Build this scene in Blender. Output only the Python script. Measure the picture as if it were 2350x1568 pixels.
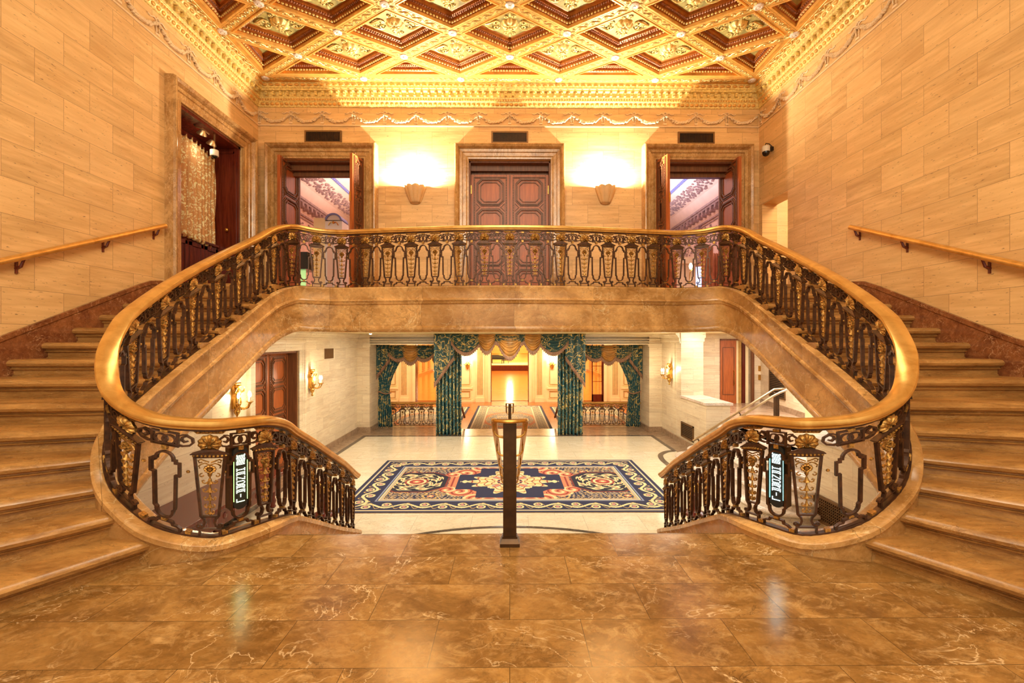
import bpy, bmesh, math, random
import numpy as np
from mathutils import Vector, Matrix, noise
random.seed(7)
PI = math.pi
C = bpy.context.scene.collection
for o in list(bpy.data.objects): bpy.data.objects.remove(o)

# ------------------------------------------------------------ camera, world, exposure
F = 1030.0
cd = bpy.data.cameras.new('camera'); cam = bpy.data.objects.new('camera', cd); C.objects.link(cam)
cd.sensor_width = 36; cd.lens = F/2350*36; cd.clip_start = .05; cd.clip_end = 200
cam.location = (0, 0, 0); cam.rotation_euler = (PI/2, 0, -math.radians(.45))
cd.shift_x = -3.0/2350; cd.shift_y = 0
bpy.context.scene.camera = cam
vs = bpy.context.scene.view_settings
vs.view_transform = 'Standard'; vs.look = 'None'; vs.gamma = 1; vs.use_curve_mapping = False
vs.exposure = 0.0
W = bpy.data.worlds.new('world'); bpy.context.scene.world = W; W.use_nodes = True
W.node_tree.nodes['Background'].inputs[0].default_value = (1, .92, .72, 1)
W.node_tree.nodes['Background'].inputs[1].default_value = 1.25

def light(name, kind, loc, energy, col, size=.1, size_y=None, rot=(0, 0, 0), spread=None):
    l = bpy.data.lights.new(name, kind); l.energy = energy; l.color = col
    if kind == 'AREA':
        l.shape = 'RECTANGLE'; l.size = size; l.size_y = size_y or size
        if spread: l.spread = spread
    else: l.shadow_soft_size = size
    o = bpy.data.objects.new(name, l); C.objects.link(o); o.location = loc; o.rotation_euler = rot
    return o
WARM = (1, .66, .32); CREAM = (1, .80, .55)
# uplights inside the two shell sconces on the balcony wall
for x in (-1.845, 1.875):
    light('sconce_light', 'POINT', (x, 8.69, 3.0), 780, (1, .91, .73), .045)
# unseen fill lights added behind the camera, tilted at balcony front and walls
for x in (-.9, .9):
    light('hall_fill', 'AREA', (x, -1.6, 4.6), 205, (1, .92, .70), 1.6, 1.6, (.95, 0, 0))
light('landing_fill', 'AREA', (0, 3.4, 4.9), 190, (1, .92, .70), 3.0, 2.0)  # added fill above the frame, brightens landing and stair void
# lower lobby: downlights sunk in its ceiling
for x in (-3.2, 0, 3.2):
    for y in (9.2, 12.6):
        light('lobby_downlight', 'AREA', (x, y, .235), 42, (1, .97, .88), .5)
for x in (-2.3, 2.3):
    light('balcony_downlight', 'AREA', (x, 9.0, .235), 36, (1, .91, .74), .4)
# hall beyond the curtains, ballroom, rooms upstairs and the side hall
for x in (-5, 0, 5): light('parlour_light', 'AREA', (x, 20.5, 1.4), 850, (1, .88, .62), 3, 6)
light('ballroom_light', 'AREA', (0, 40, 4.2), 3000, (1, .76, .40), 14, 22)
light('stage_light', 'AREA', (0, 57, 2.5), 900, (1, .75, .36), 8, 3)
light('floor_glare_light', 'POINT', (0, 55, -.45), 350, (1, .85, .55), .35)  # unseen source added to put a glare streak on the ballroom floor
light('salon_light', 'AREA', (-3.6, 13.5, 4.0), 210, (1, .80, .74), 3, 4, (PI, 0, 0))
light('salon_light', 'AREA', (3.6, 13.5, 4.0), 260, (.78, .80, 1), 3, 4, (PI, 0, 0))
light('salon_light', 'AREA', (0, 14, 4.6), 120, (1, .85, .8), 6, 4)
light('side_hall_light', 'AREA', (7.0, 11.5, .24), 170, (1, .95, .93), 1.6, 4)
light('pier_spot', 'AREA', (5.25, 12.25, .2), 9, (1, .96, .86), .2, .2, (.5, 0, 0))
light('doorway_light', 'AREA', (5.7, 7.6, 3.2), 40, (1, .78, .45), .6, .6)

# ------------------------------------------------------------ materials
def lin(c): c /= 255.0; return c/12.92 if c <= .04045 else ((c+.055)/1.055)**2.4
def col(r, g, b): return (lin(r), lin(g), lin(b), 1)
class N:
    def __init__(s, name):
        s.m = bpy.data.materials.new(name); s.m.use_nodes = True; s.t = s.m.node_tree
        s.b = s.t.nodes['Principled BSDF']; s.tc = None
    def n(s, typ, **kw):
        x = s.t.nodes.new(typ)
        for k, v in kw.items():
            if k.startswith('i_'):
                k = k[2:]; k = int(k) if k.isdigit() else k.replace('_', ' ')
                if isinstance(v, (bpy.types.NodeSocket,)): s.t.links.new(v, x.inputs[k])
                else: x.inputs[k].default_value = v
            else: setattr(x, k, v)
        return x
    def link(s, a, b): s.t.links.new(a, b)
    def coord(s):
        if not s.tc: s.tc = s.n('ShaderNodeTexCoord')
        return s.tc.outputs['Object']
    def xyz(s, v=None):
        x = s.n('ShaderNodeSeparateXYZ', i_0=v or s.coord()); return x.outputs
    def comb(s, a, b, c=0.0): return s.n('ShaderNodeCombineXYZ', i_0=a, i_1=b, i_2=c).outputs[0]
    def math(s, op, a, b=0.0, c=0.0, clamp=False):
        return s.n('ShaderNodeMath', operation=op, use_clamp=clamp, i_0=a, i_1=b, i_2=c).outputs[0]
    def mix(s, f, a, b, mode='MIX'):
        x = s.n('ShaderNodeMix', data_type='RGBA', blend_type=mode)
        for i, v in ((0, f), (6, a), (7, b)):
            if isinstance(v, bpy.types.NodeSocket): s.link(v, x.inputs[i])
            else: x.inputs[i].default_value = v
        return x.outputs[2]
    def ramp(s, f, *st, interp='LINEAR'):
        x = s.n('ShaderNodeValToRGB', i_0=f); r = x.color_ramp; r.interpolation = interp
        while len(r.elements) < len(st): r.elements.new(.5)
        for e, (p, c) in zip(r.elements, st):
            e.position = p; e.color = c if not isinstance(c, (int, float)) else (c, c, c, 1)
        return x.outputs[0]
    def noise(s, v, scale, detail=4, rough=.55, dist=0, w=None):
        x = s.n('ShaderNodeTexNoise', i_Scale=scale, i_Detail=detail, i_Roughness=rough, i_Distortion=dist)
        if w is not None: x.noise_dimensions = '4D'; s.link(w, x.inputs['W'])
        s.link(v, x.inputs['Vector']); return x.outputs[0]
    def vmul(s, v, t): return s.n('ShaderNodeVectorMath', operation='MULTIPLY', i_0=v, i_1=t).outputs[0]
    def vadd(s, v, t): return s.n('ShaderNodeVectorMath', operation='ADD', i_0=v, i_1=t).outputs[0]
    def bump(s, h, st=.3, d=.01): s.link(s.n('ShaderNodeBump', i_Strength=st, i_Distance=d, i_Height=h).outputs[0], s.b.inputs['Normal'])
    def out(s, c=None, rough=.5, metal=0, spec=None):
        if c is not None:
            if isinstance(c, bpy.types.NodeSocket): s.link(c, s.b.inputs['Base Color'])
            else: s.b.inputs['Base Color'].default_value = c
        if isinstance(rough, bpy.types.NodeSocket): s.link(rough, s.b.inputs['Roughness'])
        else: s.b.inputs['Roughness'].default_value = rough
        s.b.inputs['Metallic'].default_value = metal
        if spec is not None: s.b.inputs['Specular IOR Level'].default_value = spec
        return s.m

def travertine(name, plane, base=(222, 188, 140), dark=(186, 146, 98), bw=.61, rh=.358, v0=4.11, u0=.92, mort=(120, 84, 48), rough=.45):
    m = N(name); o = m.xyz(); v = o[2]
    u = {'X': o[0], 'Y': o[1]}.get(plane)
    if plane == 'A': u = m.math('ADD', o[0], o[1])
    uv = m.comb(m.math('ADD', u, 61*bw-u0), m.math('ADD', v, rh*30-v0))
    br = m.n('ShaderNodeTexBrick', i_Vector=uv, i_Color1=(0, 0, 0, 1), i_Color2=(1, 1, 1, 1), i_Mortar=(.5, .5, .5, 1), i_Scale=1.0,
             i_Mortar_Size=.0022, i_Mortar_Smooth=.3, i_Bias=0.0, i_Brick_Width=bw, i_Row_Height=rh)
    br.offset = .5
    rnd = m.math('MULTIPLY', br.outputs[0], 17.0)
    st = m.noise(m.comb(m.math('MULTIPLY', u, .9), m.math('MULTIPLY', v, 9)), 2.2, 6, .62, .4, rnd)
    pit = m.noise(m.comb(m.math('MULTIPLY', u, 5), m.math('MULTIPLY', v, 26)), 3.0, 3, .62, .3, rnd)
    big = m.noise(m.comb(m.math('MULTIPLY', u, .5), m.math('MULTIPLY', v, 2.5)), 2, 2, .5, 0, rnd)
    c = m.mix(m.ramp(st, (.33, 0), (.67, 1)), col(*dark), col(*base))
    c = m.mix(m.ramp(big, (.35, .35), (.6, 0)), c, col(*[x*.84 for x in dark]))
    c = m.mix(m.math('MULTIPLY', br.outputs[0], .42), c, col(*[min(255, x*1.06) for x in base]))
    pm = m.ramp(pit, (.635, 0), (.68, .75))
    c = m.mix(pm, c, col(104, 70, 40))
    c = m.mix(m.math('MULTIPLY', br.outputs[1], .8), c, col(*mort))
    m.bump(m.math('SUBTRACT', m.math('MULTIPLY', st, .2), m.math('ADD', pm, br.outputs[1])), .25, .004)
    return m.out(c, rough)

def marble(name, base, dark, light_, vein, slab=None, plane='XY', scale=1.0, rough=.18, stretch=(1, 1.8, 1), veins=.7, patch=.6):
    m = N(name); v = m.coord(); o = m.xyz(); w = None; br = None
    if slab:
        a, b = {'XY': (o[0], o[1]), 'XZ': (o[0], o[2]), 'AZ': (m.math('ADD', o[0], o[1]), o[2])}[plane]
        bw, rh, u0, v0 = slab
        br = m.n('ShaderNodeTexBrick', i_Vector=m.comb(m.math('ADD', a, 41*bw-u0), m.math('ADD', b, 40*rh-v0)), i_Color1=(0, 0, 0, 1), i_Color2=(1, 1, 1, 1),
                 i_Mortar=(.5, .5, .5, 1), i_Scale=1.0, i_Mortar_Size=.0016, i_Mortar_Smooth=.2, i_Bias=0.0, i_Brick_Width=bw, i_Row_Height=rh)
        w = m.math('MULTIPLY', br.outputs[0], 23.0)
    else: w = m.math('ADD', 0.0, 1.3)
    v = m.n('ShaderNodeMapping', i_Vector=v, i_Rotation=(0, 0, .5), i_Scale=stretch).outputs[0]
    big = m.noise(v, 1.7*scale, 7, .68, 1.2, w)
    mid = m.noise(v, 6*scale, 8, .72, 1.6, w)
    fine = m.noise(v, 26*scale, 5, .7, .6, w)
    vn = m.noise(v, 1.4*scale, 5, .55, 2.2, w)
    c = m.mix(m.ramp(big, (.38, 0), (.62, 1)), col(*dark), col(*base))
    c = m.mix(m.math('MULTIPLY', m.ramp(mid, (.50, 0), (.70, 1)), patch), c, col(*light_))
    c = m.mix(m.ramp(fine, (.30, .35), (.52, 0)), c, col(*[x*.55 for x in dark]))
    vv = m.math('ABSOLUTE', m.math('SUBTRACT', vn, .5))
    brk = m.ramp(m.noise(v, 2.2*scale, 2, .5, 0, w), (.47, 0), (.56, 1))
    c = m.mix(m.math('MULTIPLY', m.math('MULTIPLY', m.ramp(vv, (0, 1), (.006, 0)), brk), veins), c, col(*vein))
    vn2 = m.noise(m.vadd(v, (9, 4, 2)), 2.1*scale, 6, .6, 1.8, w)
    v2 = m.math('ABSOLUTE', m.math('SUBTRACT', vn2, .5))
    c = m.mix(m.math('MULTIPLY', m.math('MULTIPLY', m.ramp(v2, (0, 1), (.007, 0)), brk), .6), c, col(*[x*.35 for x in dark]))
    if br:
        c = m.mix(m.math('MULTIPLY', m.math('SUBTRACT', br.outputs[0], .4), .75, clamp=False), c, col(*dark))
        c = m.mix(m.math('MULTIPLY', br.outputs[1], .85), c, col(*[x*.4 for x in dark]))
    return m.out(c, m.ramp(mid, (.3, rough*.8), (.7, rough*1.5)))

def simple(name, c, rough=.5, metal=0, var=0, scale=8, spec=None, bump=0, stretch=(1, 1, 1)):
    m = N(name)
    if var or bump:
        nz = m.noise(m.vmul(m.coord(), stretch), scale, 5, .6)
        cc = m.mix(m.ramp(nz, (.3, 0), (.7, 1)), col(*[x*(1-var) for x in c]), col(*[min(255, x*(1+var*.6)) for x in c])) if var else col(*c)
        if bump: m.bump(nz, bump, .004)
        return m.out(cc, rough, metal, spec)
    m.coord(); return m.out(col(*c), rough, metal, spec)
def glow(name, c, e):
    m = N(name); m.b.inputs['Emission Color'].default_value = col(*c); m.b.inputs['Emission Strength'].default_value = e
    return m.out(col(*c), .6)
def wood(name, c, d, rough=.35, s=(14, 14, 1.1)):
    m = N(name); g = m.noise(m.vmul(m.coord(), s), 2.2, 6, .6, .6)
    c2 = m.mix(m.ramp(g, (.3, 0), (.68, 1)), col(*d), col(*c)); m.bump(g, .15, .003)
    return m.out(c2, rough)
def pattern(name, base, fig, scale, th=.5, rough=.7, alt=None, stretch=(1, 1, 1), wid=.05, dist=1.2):
    m = N(name); v = m.vmul(m.coord(), stretch)
    a = m.noise(v, scale, 1.5, .5, dist)
    b = m.noise(m.vadd(v, (3, 7, 1)), scale*1.1, 1.5, .5, dist)
    f = m.ramp(m.math('ABSOLUTE', m.math('SUBTRACT', a, .5)), (wid*.5, 1), (wid*.75, 0))
    g = m.ramp(b, (.5+th*.2, 0), (.53+th*.2, 1))
    f = m.math('MAXIMUM', f, g)
    c = m.mix(m.noise(v, scale*.25, 2), col(*[x*.75 for x in base]), col(*[min(255, x*1.2) for x in base]))
    c = m.mix(f, c, col(*fig))
    return m.out(c, rough)

TRAV = dict(base=(234, 194, 134), dark=(200, 154, 94))
M = {}
M['trav_x'] = travertine('travertine_back', 'X', **TRAV)
M['trav_y'] = travertine('travertine_side', 'Y', **TRAV, u0=.1)
LOB = dict(base=(236, 220, 186), dark=(214, 186, 146), bw=.8, rh=.30, v0=.1, mort=(170, 140, 100))
M['lob_x'] = travertine('lobby_stone_back', 'A', **LOB)
M['lob_y'] = travertine('lobby_stone_side', 'A', **LOB)
M['niche'] = travertine('niche_stone', 'X', base=(236, 206, 160), dark=(222, 188, 140), bw=2, rh=.62)
M['floor'] = marble('landing_marble', (176, 130, 70), (120, 82, 38), (214, 172, 112), (238, 206, 156), slab=(.76, .355, .38, .29), rough=.17, scale=1.0, patch=.7, veins=.8, stretch=(1, 1.35, 1))
M['fascia'] = marble('balcony_marble', (228, 176, 110), (160, 112, 58), (236, 194, 132), (246, 220, 168), slab=(1.3, 5, .3, 1.2), plane='AZ', rough=.22, scale=.7, stretch=(1, 1, 1.3), patch=.55)
M['casing'] = marble('casing_marble', (204, 158, 98), (158, 112, 60), (222, 180, 122), (236, 200, 146), rough=.2, scale=2.0, stretch=(1, 1, .6))
M['step'] = marble('stair_marble', (186, 136, 74), (142, 96, 46), (204, 156, 92), (226, 186, 130), rough=.28, scale=1.2, stretch=(.7, 1.8, 4), veins=.4, patch=.4)
M['skirt'] = marble('skirting_marble', (150, 92, 52), (104, 54, 30), (186, 132, 84), (226, 180, 130), rough=.2, scale=2.2, stretch=(1, 1, 1))
M['lobfloor'] = marble('lobby_floor_marble', (236, 222, 192), (222, 204, 170), (242, 230, 204), (206, 186, 150), slab=(.92, .62, .3, .1), rough=.14, veins=.35, patch=.3)
M['band'] = marble('dark_band_marble', (96, 82, 70), (70, 60, 52), (120, 104, 88), (150, 134, 116), rough=.2)
M['border'] = marble('border_marble', (176, 146, 114), (140, 112, 84), (200, 172, 140), (214, 190, 160), rough=.2, scale=2)
M['white_marble'] = marble('white_marble', (236, 222, 204), (206, 184, 162), (244, 234, 220), (176, 150, 130), rough=.2)
M['sidefloor'] = marble('side_hall_marble', (196, 166, 134), (160, 126, 94), (214, 188, 156), (222, 200, 170), rough=.15, slab=(.6, .6, 0, 0))
M['rail'] = wood('handrail_bronze_wood', (232, 180, 98), (196, 140, 62), .28, (3, 3, 3)); M['rail'].node_tree.nodes['Principled BSDF'].inputs['Metallic'].default_value = .55
M['iron'] = simple('dark_bronze_iron', (78, 48, 28), .42, .45, .35, 20)
M['gilt'] = simple('gilded_bronze', (168, 124, 60), .44, .65, .45, 60)
M['brass'] = simple('polished_brass', (214, 166, 84), .25, .9, .1, 10)
M['darkbronze'] = simple('patinated_bronze', (78, 52, 26), .35, .6, .3, 6)
M['goldc'] = simple('ceiling_gold', (226, 168, 82), .42, .25, .16, 5)
M['goldl'] = simple('ceiling_relief_gold', (244, 206, 130), .40, .25, .2, 30)
M['goldd'] = simple('ceiling_deep_gold', (164, 92, 28), .42, .25, .15, 9)
M['goldm'] = simple('ceiling_mauve', (168, 116, 92), .45, .2, .15, 12)
M['boss'] = simple('boss_silver', (222, 206, 190), .45, .2, .1, 12)
M['green'] = simple('coffer_panel_green_gold', (160, 146, 84), .5, .15, .25, 8)
M['frieze'] = simple('frieze_stone', (230, 200, 156), .5, 0, .06, 6)
M['door'] = wood('carved_walnut', (186, 100, 46), (148, 74, 30), .4)
M['doord'] = wood('carved_walnut_moulding', (132, 80, 44), (94, 54, 28), .45)
M['mahog'] = wood('dark_mahogany', (112, 42, 24), (76, 24, 13), .25)
M['paleshell'] = simple('plaster_shell', (214, 172, 118), .6, 0, .05, 8)
M['vent'] = simple('vent_bronze', (126, 92, 54), .45, .5, .1)
M['black'] = simple('black_void', (22, 18, 12), .7)
M['cream'] = simple('cream_panelling', (250, 228, 172), .5, 0, .03, 4)
M['creamd'] = simple('gilt_fluting', (196, 150, 74), .5, .1, .1)
M['orangewall'] = simple('ballroom_wall', (240, 196, 118), .6, 0, .05, 1)
M['parquet'] = wood('ballroom_parquet', (226, 150, 66), (204, 126, 48), .16, (1, 9, 1))
M['parquet2'] = wood('parlour_parquet', (200, 108, 48), (172, 84, 34), .2, (1, 12, 1))
M['salon'] = simple('salon_plaster', (238, 206, 186), .6, 0, .04, 3)
M['salonr'] = simple('salon_relief', (176, 146, 140), .6, 0, .2, 10, bump=.5)
M['blue'] = simple('blue_grey_paint', (126, 132, 190), .5)
M['white'] = simple('white_paint', (236, 230, 220), .5)
M['camwhite'] = simple('camera_white', (212, 200, 180), .4)
M['dome'] = simple('dome_smoke', (24, 16, 12), .1)
M['steel'] = simple('brushed_rail', (196, 170, 130), .28, .85, .1)
M['damask'] = pattern('gold_damask', (250, 222, 168), (196, 144, 84), 12, .1, .6, wid=.12)
M['teal'] = pattern('teal_vine_brocade', (50, 98, 104), (216, 190, 118), 5.0, .95, .6, wid=.05)
M['tealdark'] = pattern('dark_teal_brocade', (42, 76, 74), (200, 170, 98), 5.0, .95, .6, wid=.05)
M['goldsilk'] = simple('gold_silk', (196, 142, 70), .4, .1, .2, 5)
M['fringe'] = simple('tassel_fringe', (150, 112, 84), .8, 0, .5, 40, stretch=(6, 6, .3))
M['salmon'] = simple('salmon_drape', (214, 140, 104), .7, 0, .15, 6)
M['bulb'] = glow('candle_bulb', (255, 226, 168), 14)
M['shade_w'] = simple('candle_sleeve', (250, 240, 220), .5)
M['lamp'] = glow('downlight_lens', (255, 240, 200), 18)
M['day'] = glow('daylight_pane', (150, 180, 255), 5)
M['daywhite'] = glow('daylight_glass', (214, 226, 255), 1.6)
M['greenlit'] = glow('green_lit_panel', (190, 235, 150), .8)
M['ltxtg'] = glow('sign_letters_green_white', (228, 255, 200), 10); M['ltxtt'] = glow('sign_letters_teal_white', (205, 248, 250), 10)
M['ggreen'] = glow('sign_edge_green', (150, 225, 90), 14)
M['gteal'] = glow('sign_edge_teal', (90, 225, 215), 14)
M['glass'] = simple('dark_glass', (60, 70, 66), .05)
gl = N('clear_glass'); gl.b.inputs['Transmission Weight'].default_value = 1; gl.b.inputs['IOR'].default_value = 1.1; gl.coord(); M['glassy'] = gl.out((1, 1, 1, 1), .03)

# ------------------------------------------------------------ mesh helpers
class MB:
    def __init__(s): s.v = []; s.f = []
    def add(s, vs_, fs_):
        n = len(s.v); s.v += [tuple(p) for p in vs_]; s.f += [tuple(i+n for i in f) for f in fs_]; return s
    def box(s, a, b):
        (x0, y0, z0), (x1, y1, z1) = a, b
        if x0 > x1: x0, x1 = x1, x0
        if y0 > y1: y0, y1 = y1, y0
        if z0 > z1: z0, z1 = z1, z0
        return s.add([(x0, y0, z0), (x1, y0, z0), (x1, y1, z0), (x0, y1, z0), (x0, y0, z1), (x1, y0, z1), (x1, y1, z1), (x0, y1, z1)],
                     [(0, 3, 2, 1), (4, 5, 6, 7), (0, 1, 5, 4), (1, 2, 6, 5), (2, 3, 7, 6), (3, 0, 4, 7)])
    def merge(s, o, M_=None):
        return s.add([tuple(M_ @ Vector(p)) for p in o.v] if M_ is not None else o.v, o.f)
    def loft(s, rings, closed=True, caps=True):
        n = len(rings[0]); base = len(s.v)
        for r in rings: s.v += [tuple(p) for p in r]
        for i in range(len(rings)-1):
            for j in range(n if closed else n-1):
                k = (j+1) % n
                s.f.append((base+i*n+j, base+i*n+k, base+(i+1)*n+k, base+(i+1)*n+j))
        if caps and closed:
            s.f.append(tuple(base+j for j in reversed(range(n)))); s.f.append(tuple(base+(len(rings)-1)*n+j for j in range(n)))
        return s
    def tube(s, pts, r, n=8, closed=False):
        pts = [Vector(p) for p in pts]; m = len(pts); rings = []
        for i, p in enumerate(pts):
            a = pts[(i-1) % m] if closed or i else pts[0]; b = pts[(i+1) % m] if closed or i < m-1 else pts[-1]
            t = (b-a).normalized(); u = t.cross(Vector((0, 0, 1)))
            if u.length < .05: u = t.cross(Vector((0, 1, 0)))
            u.normalize(); w = u.cross(t); rr = r[i] if isinstance(r, (list, tuple)) else r
            rings.append([p+u*math.cos(2*PI*k/n)*rr+w*math.sin(2*PI*k/n)*rr for k in range(n)])
        if closed: rings.append(rings[0])
        return s.loft(rings, True, not closed)
    def bar(s, pts, w, d, closed=False, y0=0.0):
        """flat strip: 2D polyline (x,z) with in-plane width w and depth d along y"""
        m = len(pts); pts = [Vector(p) for p in pts]; rings = []
        for i, p in enumerate(pts):
            a = pts[(i-1) % m] if closed or i else p; b = pts[(i+1) % m] if closed or i < m-1 else p
            d1 = (p-a); d2 = (b-p)
            if d1.length < 1e-6: d1 = d2
            if d2.length < 1e-6: d2 = d1
            d1 = d1.normalized(); d2 = d2.normalized(); n1 = Vector((-d1.y, d1.x)); n2 = Vector((-d2.y, d2.x))
            nn = (n1+n2)
            nn = nn/max(.5, nn.length_squared/2) if nn.length > 1e-4 else n1
            h = nn*(w/2)
            rings.append([(p.x+h.x, y0-d/2, p.y+h.y), (p.x-h.x, y0-d/2, p.y-h.y), (p.x-h.x, y0+d/2, p.y-h.y), (p.x+h.x, y0+d/2, p.y+h.y)])
        if closed: rings.append(rings[0])
        return s.loft(rings, True, not closed)
    def sphere(s, c, r, nu=8, nv=6):
        rx, ry, rz = r if isinstance(r, (tuple, list)) else (r, r, r); b = len(s.v)
        s.v.append((c[0], c[1], c[2]+rz))
        for i in range(1, nv):
            t = PI*i/nv
            for j in range(nu):
                a = 2*PI*j/nu; s.v.append((c[0]+rx*math.sin(t)*math.cos(a), c[1]+ry*math.sin(t)*math.sin(a), c[2]+rz*math.cos(t)))
        s.v.append((c[0], c[1], c[2]-rz)); e = len(s.v)-1
        for j in range(nu):
            k = (j+1) % nu; s.f.append((b, b+1+j, b+1+k)); s.f.append((e, e-nu+k, e-nu+j))
            for i in range(nv-2): s.f.append((b+1+i*nu+j, b+1+(i+1)*nu+j, b+1+(i+1)*nu+k, b+1+i*nu+k))
        return s
    def lathe(s, prof, c=(0, 0, 0), n=20, lobes=0, amp=0, half=False):
        rings = []
        for r, z in prof:
            ring = []
            for j in range(n+1 if half else n):
                a = PI+PI*j/n if half else 2*PI*j/n
                rr = r*(1+amp*math.cos(lobes*a)) if lobes else r
                ring.append((c[0]+rr*math.cos(a), c[1]+rr*math.sin(a), c[2]+z))
            rings.append(ring)
        return s.loft(rings, not half, not half)
    def prism(s, poly, z0, z1):
        n = len(poly)
        return s.add([(x, y, z0) for x, y in poly]+[(x, y, z1) for x, y in poly],
                     [tuple(reversed(range(n))), tuple(range(n, 2*n))]+[(i, (i+1) % n, n+(i+1) % n, n+i) for i in range(n)])
    def grid(s, fn, nu, nv):
        b = len(s.v)
        for i in range(nu+1):
            for j in range(nv+1): s.v.append(tuple(fn(i/nu, j/nv)))
        for i in range(nu):
            for j in range(nv):
                a = b+i*(nv+1)+j; s.f.append((a, a+nv+1, a+nv+2, a+1))
        return s
    def build(s, name, mat, parent=None, smooth=False, fix=True, bevel=0):
        me = bpy.data.meshes.new(name); me.from_pydata(s.v, [], s.f); me.update()
        if fix:
            bm = bmesh.new(); bm.from_mesh(me); bmesh.ops.recalc_face_normals(bm, faces=bm.faces); bm.to_mesh(me); bm.free()
        me.materials.append(M[mat] if isinstance(mat, str) else mat)
        o = bpy.data.objects.new(name, me); C.objects.link(o)
        if parent: o.parent = parent
        if smooth:
            me.polygons.foreach_set('use_smooth', [True]*len(me.polygons))
            try: me.set_sharp_from_angle(angle=math.radians(38))
            except Exception: pass
        if bevel:
            mo = o.modifiers.new('bevel', 'BEVEL'); mo.width = bevel; mo.segments = 2; mo.limit_method = 'ANGLE'
        return o
def thing(name, label, cat, loc=(0, 0, 0), rz=0, group=None):
    o = bpy.data.objects.new(name, None); C.objects.link(o); o.location = loc; o.rotation_euler = (0, 0, rz)
    return tag(o, label, cat, group)
def tag(o, label, cat, group=None):
    o['label'] = label; o['category'] = cat
    if group: o['group'] = group
    return o
def struct(o, label=None, cat='structure'):
    o['kind'] = 'structure'
    if label: o['label'] = label
    o['category'] = cat
    return o
def copy_tree(o, parent=None):
    c = o.copy(); C.objects.link(c)
    if parent: c.parent = parent
    for ch in list(o.children): copy_tree(ch, c)
    return c
def quarter(z0, z1, pts):  # catmull-rom
    pass
def catmull(P, sub=8):
    P = [np.array(p, float) for p in P]; out = []
    for i in range(len(P)-1):
        p0 = P[max(i-1, 0)]; p1 = P[i]; p2 = P[i+1]; p3 = P[min(i+2, len(P)-1)]
        for k in range(sub):
            t = k/sub
            out.append(.5*((2*p1)+(-p0+p2)*t+(2*p0-5*p1+4*p2-p3)*t*t+(-p0+3*p1-3*p2+p3)*t**3))
    out.append(P[-1]); return np.array(out)
def spiral(cx, cz, r0, r1, a0, a1, n=14):
    return [(cx+(r0+(r1-r0)*i/n)*math.cos(a0+(a1-a0)*i/n), cz+(r0+(r1-r0)*i/n)*math.sin(a0+(a1-a0)*i/n)) for i in range(n+1)]
# ------------------------------------------------------------ the sweep of the balustrade
# half path from the balcony's middle to the foot of the lower flight: x, y, base z, rail z, has a shell baluster
KN = [(0, 6.81, .840, 1.726, 1), (-.384, 6.82, .840, 1.726, 1), (-.771, 6.85, .840, 1.726, 1), (-1.148, 6.90, .840, 1.726, 1),
      (-1.525, 6.95, .840, 1.725, 1), (-1.90, 7.00, .840, 1.724, 1), (-2.26, 7.05, .840, 1.722, 1), (-2.65, 7.10, .840, 1.722, 1),
      (-3.02, 7.04, .845, 1.732, 1), (-3.315, 6.85, .838, 1.746, 1), (-3.37, 6.43, .72, 1.60, 1), (-3.37, 6.0, .524, 1.37, 1),
      (-3.35, 5.57, .308, 1.165, 1), (-3.32, 5.12, .09, .952, 1), (-3.27, 4.65, -.117, .729, 1), (-3.21, 4.19, -.313, .496, 1),
      (-3.11, 3.72, -.50, .245, 1), (-3.05, 3.52, -.60, .10, 0), (-2.975, 3.34, -.78, -.10, 1), (-2.83, 3.20, -.98, -.33, 0),
      (-2.66, 3.14, -1.13, -.455, 1), (-2.42, 3.13, -1.29, -.545, 0), (-2.14, 3.22, -1.395, -.59, 1), (-2.0, 3.36, -1.40, -.60, 0),
      (-1.91, 3.52, -1.405, -.615, 1), (-1.90, 3.76, -1.46, -.69, 0), (-1.93, 4.0, -1.55, -.80, 1), (-1.98, 4.5, -1.79, -1.015, 1),
      (-2.04, 5.05, -2.06, -1.265, 1), (-2.09, 5.6, -2.32, -1.52, 1), (-2.15, 6.15, -2.57, -1.80, 1), (-2.17, 6.35, -2.66, -1.89, 0)]
full = [(-k[0],)+k[1:] for k in KN[:0:-1]]+KN
SUB = 10
cr = catmull([k[:4] for k in full], SUB)
S = np.concatenate([[0], np.cumsum(np.hypot(np.diff(cr[:, 0]), np.diff(cr[:, 1])))])
def P_at(s):
    x, y, zb, zr = (np.interp(s, S, cr[:, i]) for i in range(4))
    e = .02; dx = np.interp(s+e, S, cr[:, 0])-np.interp(s-e, S, cr[:, 0]); dy = np.interp(s+e, S, cr[:, 1])-np.interp(s-e, S, cr[:, 1])
    l = math.hypot(dx, dy) or 1
    return x, y, zb, zr, -dy/l, dx/l
shell_s = [S[i*SUB] for i, k in enumerate(full) if k[4]]
def bend(mb, s0, path=P_at, us=1.0, rh=.045):
    """template (u along, w across, v 0..1 height) laid onto the path"""
    out = MB(); out.f = mb.f
    for u, w, v in mb.v:
        x, y, zb, zr, nx, ny = path(s0+u*us)
        out.v.append((x+nx*w, y+ny*w, zb+v*(zr-rh-zb)))
    return out
def ribbon(prof, s0, s1, step, base='b', path=P_at, clip=None):
    rings = []; n = max(2, int((s1-s0)/step))
    for i in range(n+1):
        x, y, zb, zr, nx, ny = path(s0+(s1-s0)*i/n); z0 = zb if base == 'b' else zr
        rings.append([(x+nx*w, y+ny*w, max(z0+z, clip) if clip else z0+z) for w, z in prof])
    return MB().loft(rings)

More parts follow.
